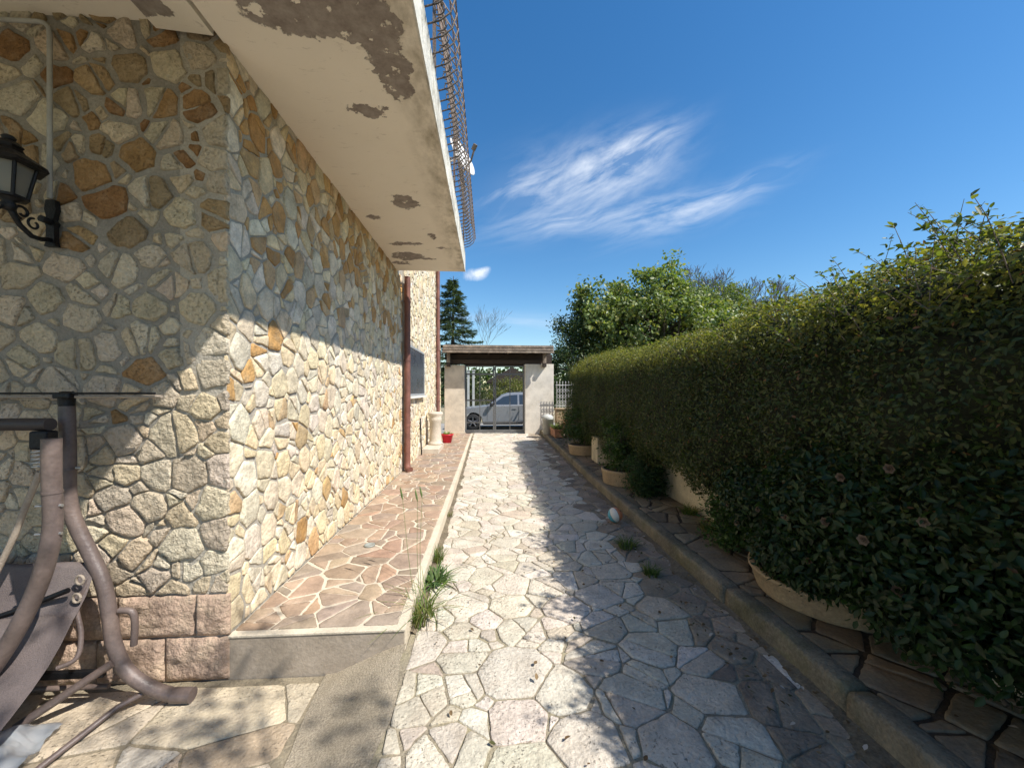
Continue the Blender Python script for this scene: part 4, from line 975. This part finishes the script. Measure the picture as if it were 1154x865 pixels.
mb.build('spring', m_steel, sw)
MB().tube(smooth([(-2.15, 1.985, 1.11), (-2.215, 1.98, .93), (-2.27, 1.975, .77), (-2.42, 1.96, .42)]), .013, 8).build('hanger_rod', m_strap, sw)
MB().tube([(-2.15, 1.985, 1.115), (-2.06, 1.95, 1.0)], .005, 6).build('hook', m_strap, sw)
# bolts on the legs
mb = MB()
for p in ((-1.91, 1.85, .985), (-1.912, 1.85, .86)): mb.tube([p, (p[0]-.10, p[1]-.01, p[2])], .007, 8)
mb.tube([(-2.13, 2.13, 1.10), (-2.105, 2.13, 1.10)], .008, 8); mb.build('bolt', m_steel, sw)
# seat made of slung fabric: back panel and seat panel
def sling(x0, x1, prof, th, wave, nx=40):
    mb = MB(); vs = []; fs = []; n = len(prof)
    for side in (0, 1):
        for i in range(nx+1):
            x = x0+(x1-x0)*i/nx
            for k, (y, z) in enumerate(prof):
                e = min(1, min(i, nx-i)/3.); s = wave*noise.noise(Vector((x*2.5, k*.5, 1)))+.4*wave*noise.noise(Vector((x*7, k*1.1, 4)))
                vs.append((x, y+s*.6-side*th*e*.5, z+s+side*th*e))
    o = (nx+1)*n
    for i in range(nx):
        for k in range(n-1):
            a = i*n+k; fs += [(a, a+n, a+n+1, a+1), (o+a, o+a+1, o+a+n+1, o+a+n)]
    for i in range(nx):
        for k in (0, n-1): a = i*n+k; fs.append((a, o+a, o+a+n, a+n))
    for k in range(n-1):
        for i in (0, nx): a = i*n+k; fs.append((a, a+1, o+a+1, o+a))
    return mb.add(vs, fs, None, 0, True)
sling(-3.8, -2.02, [(2.12, .60), (2.11, .58), (2.09, .53), (2.06, .46), (2.02, .40), (1.98, .36)], .022, .022).build('backrest', m_sling, sw)
sling(-3.8, -1.99, [(1.975, .40), (1.93, .33), (1.87, .25), (1.80, .18), (1.73, .13), (1.66, .09)], .022, .028).build('seat', m_sling, sw)
MB().tube(smooth([(-2.10, 2.14, .60), (-2.05, 2.13, .585), (-2.04, 2.08, .50), (-2.05, 2.05, .42), (-2.01, 2.03, .30), (-2.0, 2.0, .20), (-2.05, 1.96, .18)]), .011, 8).build('seat_frame', m_swing, sw)
mb = MB()
for (p) in ((-2.035, 2.06, .555), (-2.03, 2.04, .475)):
    mb.tube([(p[0]+.018*math.cos(a), p[1]-.01, p[2]+.022*math.sin(a)) for a in np.linspace(0, 6.28, 14)], .006, 6, False)
mb.build('eyelet', m_strap, sw)
MB().tube(smooth([(-2.06, 2.02, .52), (-2.3, 2.0, .43), (-2.6, 1.97, .34)]), .013, 8).build('frame_bar', m_black, sw)
MB().tube(smooth([(-1.915, 2.12, .36), (-1.86, 2.13, .345), (-1.845, 2.13, .28), (-1.85, 2.13, .17)]), .016, 8).build('handle_loop', m_swing, sw)
MB().box((-3.4, 2.05, .06), (-1.93, 2.075, .095), .004).build('cross_bar', m_black, sw)
mb = MB(); mb.tube([(-1.90, 2.07, .12), (-2.22, 1.95, -.085)], .020, 8).tube([(-1.72, 2.11, -.035), (-1.86, 2.05, -.09), (-1.93, 1.50, -.105)], .014, 8).tube([(-2.0, 2.16, -.06), (-3.3, 2.16, -.06)], .013, 8).build('brace', m_swing, sw)
# clear plastic sheet lying in front of the swing
pm = bpy.data.materials.new('clear_plastic'); pm.use_nodes = True; pb = pm.node_tree.nodes['Principled BSDF']
pb.inputs['Base Color'].default_value = (.50, .53, .56, 1); pb.inputs['Roughness'].default_value = .22; pb.inputs['Transmission Weight'].default_value = .35; pb.inputs['Alpha'].default_value = .8
mb = MB(); vs = []; fs = []; n = 40
for j in range(n+1):
    for i in range(n+1):
        u, v = i/n, j/n; x = -2.62+.70*u+.04*noise.noise(Vector((v*4, 1, 0)))-.10*v*u; y = 1.52+.44*v+.03*noise.noise(Vector((u*4, 5, 0)))
        z = -.085+.14*math.sin(math.pi*min(1, u*1.05))*math.sin(math.pi*v)*.6+.03*noise.noise(Vector((u*6, v*6, 1)))+.02*abs(noise.noise(Vector((u*13, v*13, 3))))
        vs.append((x, y, z))
for j in range(n):
    for i in range(n): a = j*(n+1)+i; fs.append((a, a+1, a+n+2, a+n+1))
tag(mb.add(vs, fs, None, 0, True).build('plastic_sheet', pm), 'crumpled translucent plastic sheet on the patio under the swing', 'plastic sheet')

# ------------------------------------------------------------------ the parked car beyond the gate (faces left)
m_paint = mat('silver_paint', (.36, .365, .375), .3, (1, .03), (300, .03), 0, metal=.45, spec=.5)
m_clad = mat('black_cladding', (.03, .03, .032), .6, (8, .15), (60, .1), .1, 80)
m_glass = mat('car_glass', (.035, .045, .055), .08, (1, .05), (30, .02), 0, spec=.9)
m_tyre = mat('tyre_rubber', (.022, .022, .023), .8, (8, .2), (60, .1), .2, 60)
m_rim = mat('alloy_rim', (.22, .22, .23), .35, (6, .1), (60, .05), 0, metal=.8)
car = thing('parked_car', 'silver grey crossover car parked on the road behind the gate', 'car', (.62, 17.5, -.2))
CX, CY, CZ = -.66, 16.68, -.2       # front wheel centre x, near side y, road
def cp(x, z): return (CX+x, CZ+z)
WR = .345
def archpts(cx, r, n=10): return [(cx+r*math.cos(math.pi*(1-k/n)), WR+.01+r*math.sin(math.pi*(1-k/n))) for k in range(n+1)]
body = [(-.80, .30), (-.43, .24)]+archpts(0, .41)+[(.44, .24), (2.17, .24)]+archpts(2.62, .41)+[(3.06, .26), (3.42, .34), (3.50, .60), (3.52, .95), (3.42, 1.08), (2.9, 1.10), (1.9, 1.06), (.55, 1.03), (.25, 1.00), (-.3, .94), (-.66, .84), (-.84, .68), (-.88, .48)]
Wd = 1.78
mb = MB(); n = len(body); cxm, czm = 1.3, .68
secs = [(0., .955), (.04, .985), (.10, 1.), (Wd-.10, 1.), (Wd-.04, .985), (Wd, .955)]
vs = []; fs = []
for yy, s in secs:
    for x, z in body: q = cp(cxm+(x-cxm)*(1-(1-s)*.5), czm+(z-czm)*s); vs.append((q[0], CY+yy, q[1]))
for a in range(len(secs)-1):
    for k in range(n): fs.append((a*n+k, a*n+(k+1) % n, (a+1)*n+(k+1) % n, (a+1)*n+k))
fs += [tuple(range(n))[::-1], tuple(range((len(secs)-1)*n, len(secs)*n))]
mb.add(vs, fs, None, 0).build('body', m_paint, car)
# cabin: roof and pillars, tapering inwards, glass slightly proud of it
cab = [(.58, 1.03), (1.25, 1.50), (1.55, 1.60), (2.2, 1.63), (2.85, 1.58), (3.25, 1.38), (3.42, 1.08)]
def cabpt(x, z, side, off=0.):
    t = (z-1.03)/.6; ins = .05+.20*t; yv = ins-off if side == 0 else Wd-ins+off; q = cp(x, z); return (q[0], CY+yv, q[1])
mb = MB(); mb.prism(cab, lambda x, z: cabpt(x, z, 0), lambda x, z: cabpt(x, z, 1)).build('cabin', m_paint, car)
for side in (0, 1):
    for w in ([(.86, 1.10), (1.32, 1.43), (1.62, 1.50), (1.95, 1.52), (1.95, 1.10)], [(2.03, 1.10), (2.03, 1.52), (2.45, 1.515), (2.80, 1.47), (2.92, 1.14)], [(2.98, 1.15), (2.88, 1.45), (3.08, 1.36), (3.2, 1.17)]):
        g = MB(); g.prism(w, lambda x, z: cabpt(x, z, side, .006), lambda x, z: cabpt(x, z, side, -.02)).build('side_window', m_glass, car)
    g = MB(); yb = CY-.012 if side == 0 else CY+Wd+.002
    g.box((CX+.46, yb, CZ+.235), (CX+2.16, yb+.01, CZ+.36)); g.build('sill_cladding', m_clad, car)
    g = MB()
    for xd in (.62, 1.99): g.box((CX+xd, yb+.004, CZ+.40), (CX+xd+.008, yb+.0095, CZ+1.02))
    g.build('door_gap', m_clad, car)
    for xd in (1.72, 2.75): MB().box((CX+xd, yb-.016, CZ+.90), (CX+xd+.17, yb+.009, CZ+.925), .004).build('door_handle', m_paint, car)
    mx = CX+.80; my = CY-.10 if side == 0 else CY+Wd+.10
    MB().box((mx-.07, my-.10, CZ+1.02), (mx+.08, my+.10, CZ+1.17), .035).box((mx, min(my, CY+.06 if side == 0 else my), CZ+1.03), (mx+.05, max(my, CY+Wd-.06 if side == 1 else my)+(.15 if side == 0 else 0), CZ+1.06)).build('mirror', m_clad, car)
ws = MB(); A = [cabpt(.66, 1.09, 0, -.05), cabpt(.66, 1.09, 1, -.05), cabpt(1.24, 1.495, 1, -.05), cabpt(1.24, 1.495, 0, -.05)]
ws.add([(x-.012, y, z+.012) for x, y, z in A], [(0, 1, 2, 3)]).build('windscreen', m_glass, car)
for x in (0, 2.62):
    for side in (0, 1):
        yc = CY+.11 if side == 0 else CY+Wd-.11; sg_ = -1 if side == 0 else 1
        w = MB(); prof = [(.20, -.10), (.31, -.105), (.34, -.08), (.345, 0), (.34, .08), (.31, .105), (.20, .10)]
        vs = []; fs = []; nn = 32
        for r_, o_ in prof:
            for k in range(nn): a = 2*math.pi*k/nn; vs.append((CX+x+r_*math.cos(a), yc+o_, CZ+WR+r_*math.sin(a)))
        for i in range(len(prof)-1):
            for k in range(nn): fs.append((i*nn+k, i*nn+(k+1) % nn, (i+1)*nn+(k+1) % nn, (i+1)*nn+k))
        wh = w.add(vs, fs, None, 0, True).build('wheel', m_tyre, car)
        g = MB(); y0 = yc+sg_*.085
        for k in range(5):
            a = 2*math.pi*k/5+.3; g.tube([(CX+x+.04*math.cos(a), y0, CZ+WR+.04*math.sin(a)), (CX+x+.22*math.cos(a), y0, CZ+WR+.22*math.sin(a))], [.035, .03], 6)
        g.tube([(CX+x, y0-.02, CZ+WR), (CX+x, y0+.02, CZ+WR)], .06, 12)
        g.tube([(CX+x+.215*math.cos(a), y0, CZ+WR+.215*math.sin(a)) for a in np.linspace(0, 2*math.pi, 33)], .018, 6, False)
        g.build('rim', m_rim, wh)
    MB().tube([(CX+x, CY+.215, CZ+WR), (CX+x, CY+Wd-.215, CZ+WR)], .30, 20).build('arch_liner', m_clad, car)
MB().box((CX-.80, CY+.10, CZ+.70), (CX-.70, CY+.42, CZ+.80), .02).build('headlight', m_glass, car); MB().box((CX-.80, CY+Wd-.42, CZ+.70), (CX-.70, CY+Wd-.10, CZ+.80), .02).build('headlight', m_glass, car)
MB().box((CX-.895, CY+.3, CZ+.36), (CX-.84, CY+Wd-.3, CZ+.62), .01).build('grille', m_clad, car)
MB().tube([(CX+1.5, CY+.30, CZ+1.63), (CX+1.6, CY+.30, CZ+1.66), (CX+2.8, CY+.30, CZ+1.65), (CX+2.9, CY+.30, CZ+1.60)], .014, 6).build('roof_rail', m_clad, car)

# ------------------------------------------------------------------ beyond the road
tag(MB().box((-14, 21.0, -.3), (16, 21.3, .55), .02).build('field_wall', m_gwall), 'low rendered wall along the far side of the road', 'wall')
for x, lab in ((-1.05, 'left of the two white posts across the road seen through the gate'), (-.78, 'right of the two white posts across the road seen through the gate')):
    t = thing('white_post', lab, 'post', (x, 20.6, -.28)); MB().box((x-.06, 20.55, -.29), (x+.06, 20.67, 2.55), .01).build('shaft', m_whitepl, t); MB().box((x-.09, 20.52, 2.551), (x+.09, 20.70, 2.60), .01).build('cap', m_whitepl, t)
sh = thing('garden_shed', 'dark gabled shed roof beyond the road above the car', 'shed', (1.6, 26, -.3))
MB().prism([(-.1, 2.1), (1.55, 3.0), (3.2, 2.1), (3.2, 2.0), (-.1, 2.0)], lambda x, z: (x, 24.5, z), lambda x, z: (x, 28, z)).build('roof', m_dark, sh)
MB().box((.15, 24.9, -.3), (2.95, 27.8, 2.0)).build('wall', m_timber, sh)
FOL = [(.05, .085, .022), (.07, .11, .03), (.035, .065, .02)]
YEL = [(.17, .18, .04), (.13, .16, .035), (.20, .18, .05)]
tree('bush', 'yellow-green flowering bush across the road above the car', 'bush', (.9, 22.2, -.3), 1.5, [(-.1, 0, 1.4, .9, .7, 1.), (.6, .2, 1.9, .7, .7, .75), (1.5, .2, 1.5, .7, .6, .8)], 6000, .08, YEL, m_tleaf, .05, .3, 90, 31)
tree('bush', 'loose grey-green bush across the road behind the white posts', 'bush', (-1.6, 23.5, -.3), 1.2, [(0, 0, 1.3, 1.5, .9, 1.2), (1.6, .3, 1.2, 1.0, .8, 1.)], 6000, .09, [(.12, .14, .06), (.09, .12, .05), (.16, .15, .08)], m_tleaf, .05, .4, 110, 32)
tree('bush', 'dark bush at the far right across the road behind the car', 'bush', (3.6, 23, -.3), 1.4, [(0, 0, 1.3, 1.3, .9, 1.3)], 4500, .09, FOL, m_tleaf, .05, .35, 80, 33)
rgm = np.random.default_rng(77)
n = 26000; xs = rgm.uniform(-140, 160, n); yb = 70+12*rgm.random(n); top = 5.2+2.2*np.array([noise.noise(Vector((x*.05, 0, 3)))+.5*noise.noise(Vector((x*.21, 0, 1))) for x in xs])
P = np.stack([xs, yb, -.3+(top+.6)*rgm.random(n)**.8], 1); ln = rgm.uniform(.6, 1.2, n)
V, F, Cc = leaf_cloud(P, unit(rgm.normal(0, 1, (n, 3))), rgm.normal(0, 1, (n, 3)), ln, ln*.7, pal(rgm, n, FOL+[(.10, .12, .045)], None, .25))
tag(np_mesh('distant_treeline', V, F, m_tleaf, Cc), kind='stuff')

# ------------------------------------------------------------------ trees
tree('broadleaf_tree', 'dark dense evergreen tree rising behind the gate pillar and hedge end', 'tree', (3.7, 13.6, .2), 2.2,
     [(0, 0, 2.3, 1.7, 1.5, 1.9), (-.6, 0, 1.6, 1.4, 1.3, 1.4), (.6, .3, 3.3, 1.6, 1.3, 1.5), (1.6, 0, 2.3, 1.5, 1.3, 1.6), (-.5, .2, 3.2, .9, .9, .9)], 38000, .085,
     [(.036, .065, .02), (.055, .09, .027), (.085, .12, .036), (.13, .145, .05)], m_tleaf, .16, .30, 330, 41, .5, .45, [.35, .35, .2, .1])
tree('broadleaf_tree', 'tall loose light green tree with big leaves behind the middle of the hedge', 'tree', (5.9, 13.2, .2), 3.0,
     [(0, 0, 3.3, 2.6, 1.8, 1.7), (-1.7, .2, 3.6, 1.3, 1.2, 1.5), (1.6, 0, 3.4, 1.6, 1.4, 1.3), (-.4, .3, 4.7, 1.3, 1.1, .9), (.5, 0, 5.3, .8, .7, .6), (-2.3, .2, 4.6, .5, .5, .55), (-.7, .1, 5.5, .6, .5, .5)], 22000, .135,
     [(.18, .23, .07), (.23, .265, .085), (.12, .17, .05), (.30, .29, .09)], m_tleaf, .17, .30, 330, 42, .62, .5, [.35, .3, .25, .1], 110)
tree('broadleaf_tree', 'olive green rounded tree behind the hedge between the tall tree and the bare trees', 'tree', (8.5, 14.2, .2), 2.6,
     [(0, 0, 3.9, 1.7, 1.5, 1.5), (1.2, 0, 3.2, 1.2, 1.2, 1.4), (-1.3, 0, 4.3, 1.4, 1.2, 1.3)], 19000, .12, [(.15, .19, .06), (.11, .15, .045), (.19, .21, .065)], m_tleaf, .14, .32, 220, 43, .5, .5)
tree('evergreen_tree', 'dark evergreen top just showing above the hedge below the bare trees', 'tree', (10.8, 14.5, .2), 2.6, [(0, 0, 3.1, .9, .9, 1.5), (.9, 0, 2.5, 1.2, 1, 1.3)], 9000, .09, [(.028, .058, .024), (.04, .075, .028)], m_tleaf, .12, .28, 140, 44, .35, .5)
# conifer left of the gate
con = thing('conifer', 'tall pointed conifer behind the gate canopy beside the house', 'conifer', (-2.4, 23, -.3)); rc = random.Random(9); rn_ = np.random.default_rng(9)
CXx, CYy, CH = -2.1, 23., 8.3
mb = MB().tube([(CXx, CYy, -.3), (CXx, CYy, 4), (CXx+.05, CYy, CH)], [.16, .1, .015], 8); PP = []; AX = []
z = 1.0
while z < CH-.1:
    fr = 1-(z-1)/(CH-1); L = (.20+2.25*fr**.85)*rc.uniform(.8, 1.15)
    for k in range(7):
        a = rc.uniform(0, 6.28); l = L*rc.uniform(.65, 1.1); d = Vector((math.cos(a), math.sin(a), 0))
        pts = [Vector((CXx, CYy, z))+d*l*t+Vector((0, 0, -.30*l*t+.22*l*t*t)) for t in (0, .5, 1)]
        mb.tube(pts, [.02, .012, .004], 4, False)
        for q in range(int(26+70*l)):
            t = rc.random()**.7; p = Vector((CXx, CYy, z))+d*l*t+Vector((0, 0, -.30*l*t+.22*l*t*t)); side = Vector((-d.y, d.x, 0))*rc.gauss(0, .16*l*(1.1-t)+.03)
            PP.append(p+side+Vector((0, 0, rc.gauss(-.03, .035)))); AX.append(d+side*2+Vector((0, 0, rc.uniform(-.5, .2))))
    z += .30*(.55+.6*fr)
mb.build('trunk', m_bark, con, fix=False)
PP = np.array([p[:] for p in PP]); AX = unit(np.array([a[:] for a in AX])); n = len(PP); ln = rn_.uniform(.12, .24, n)
V, F, Cc = leaf_cloud(PP, unit(rn_.normal(0, .5, (n, 3))+np.array([0, 0, 1])), AX, ln, ln*.22, pal(rn_, n, [(.05, .08, .03), (.075, .11, .04), (.11, .14, .05)], None, .25))
np_mesh('crown', V, F, m_needle, Cc, con)
# bare winter trees
def bare_tree(label, loc, h, seed, spread=.5, r0=.09, depth=6, group='bare trees', rmin=.011):
    t = thing('bare_tree', label, 'tree', loc, group); rr = random.Random(seed); mb = MB(); tr_ = MB()
    def grow(p, d, L, r, dep):
        q = p+d*L; mid = p+d*L*.5+Vector((rr.gauss(0, .04), rr.gauss(0, .04), 0))*L
        (tr_ if dep == depth else mb).tube([p, mid, q], [max(rmin, r), max(rmin, r*.85), max(rmin*.9, r*.68)], 5 if dep > 3 else 3, False)
        if dep == 0: return
        for k in range(3 if dep > 1 else 2):
            nd = (d+Vector((rr.gauss(0, spread), rr.gauss(0, spread), rr.uniform(-.05, .35)))).normalized()
            grow(q if k else p+d*L*rr.uniform(.6, 1), nd, L*rr.uniform(.62, .82), r*.6, dep-1)
    grow(Vector(loc), Vector((0, 0, 1)), h*.285, r0, depth)
    tr_.build('trunk', m_twig, t, fix=False); mb.build('branches', m_twig, t, fix=False); return t
bare_tree('wide bare tree standing behind the hedge right of the leafy trees', (18.0, 26, -.3), 11.2, 3, .46, .11, 7)
bare_tree('smaller bare tree at the left of the wide bare one behind the hedge', (14.6, 27, -.3), 10.9, 4, .42, .10, 7)
bare_tree('thin faint bare tree beside the conifer', (-1.2, 30, -.3), 9.6, 6, .36, .06, rmin=.006)
# a tree behind the camera that reaches over the drive and dapples the patio
tree('shade_tree', 'sparse overhanging tree behind the viewer whose limbs dapple the patio', 'tree', (3.3, -2.4, .2), 3.6,
     [(-1.35, 2.25, 4.9, .75, .7, .40), (-.7, 1.7, 5.0, .9, .8, .5), (.2, .3, 5.2, 1.2, 1.1, .8)], 1000, .085, FOL, m_tleaf, .075, .18, 44, 51, .5, .2, None, 46)
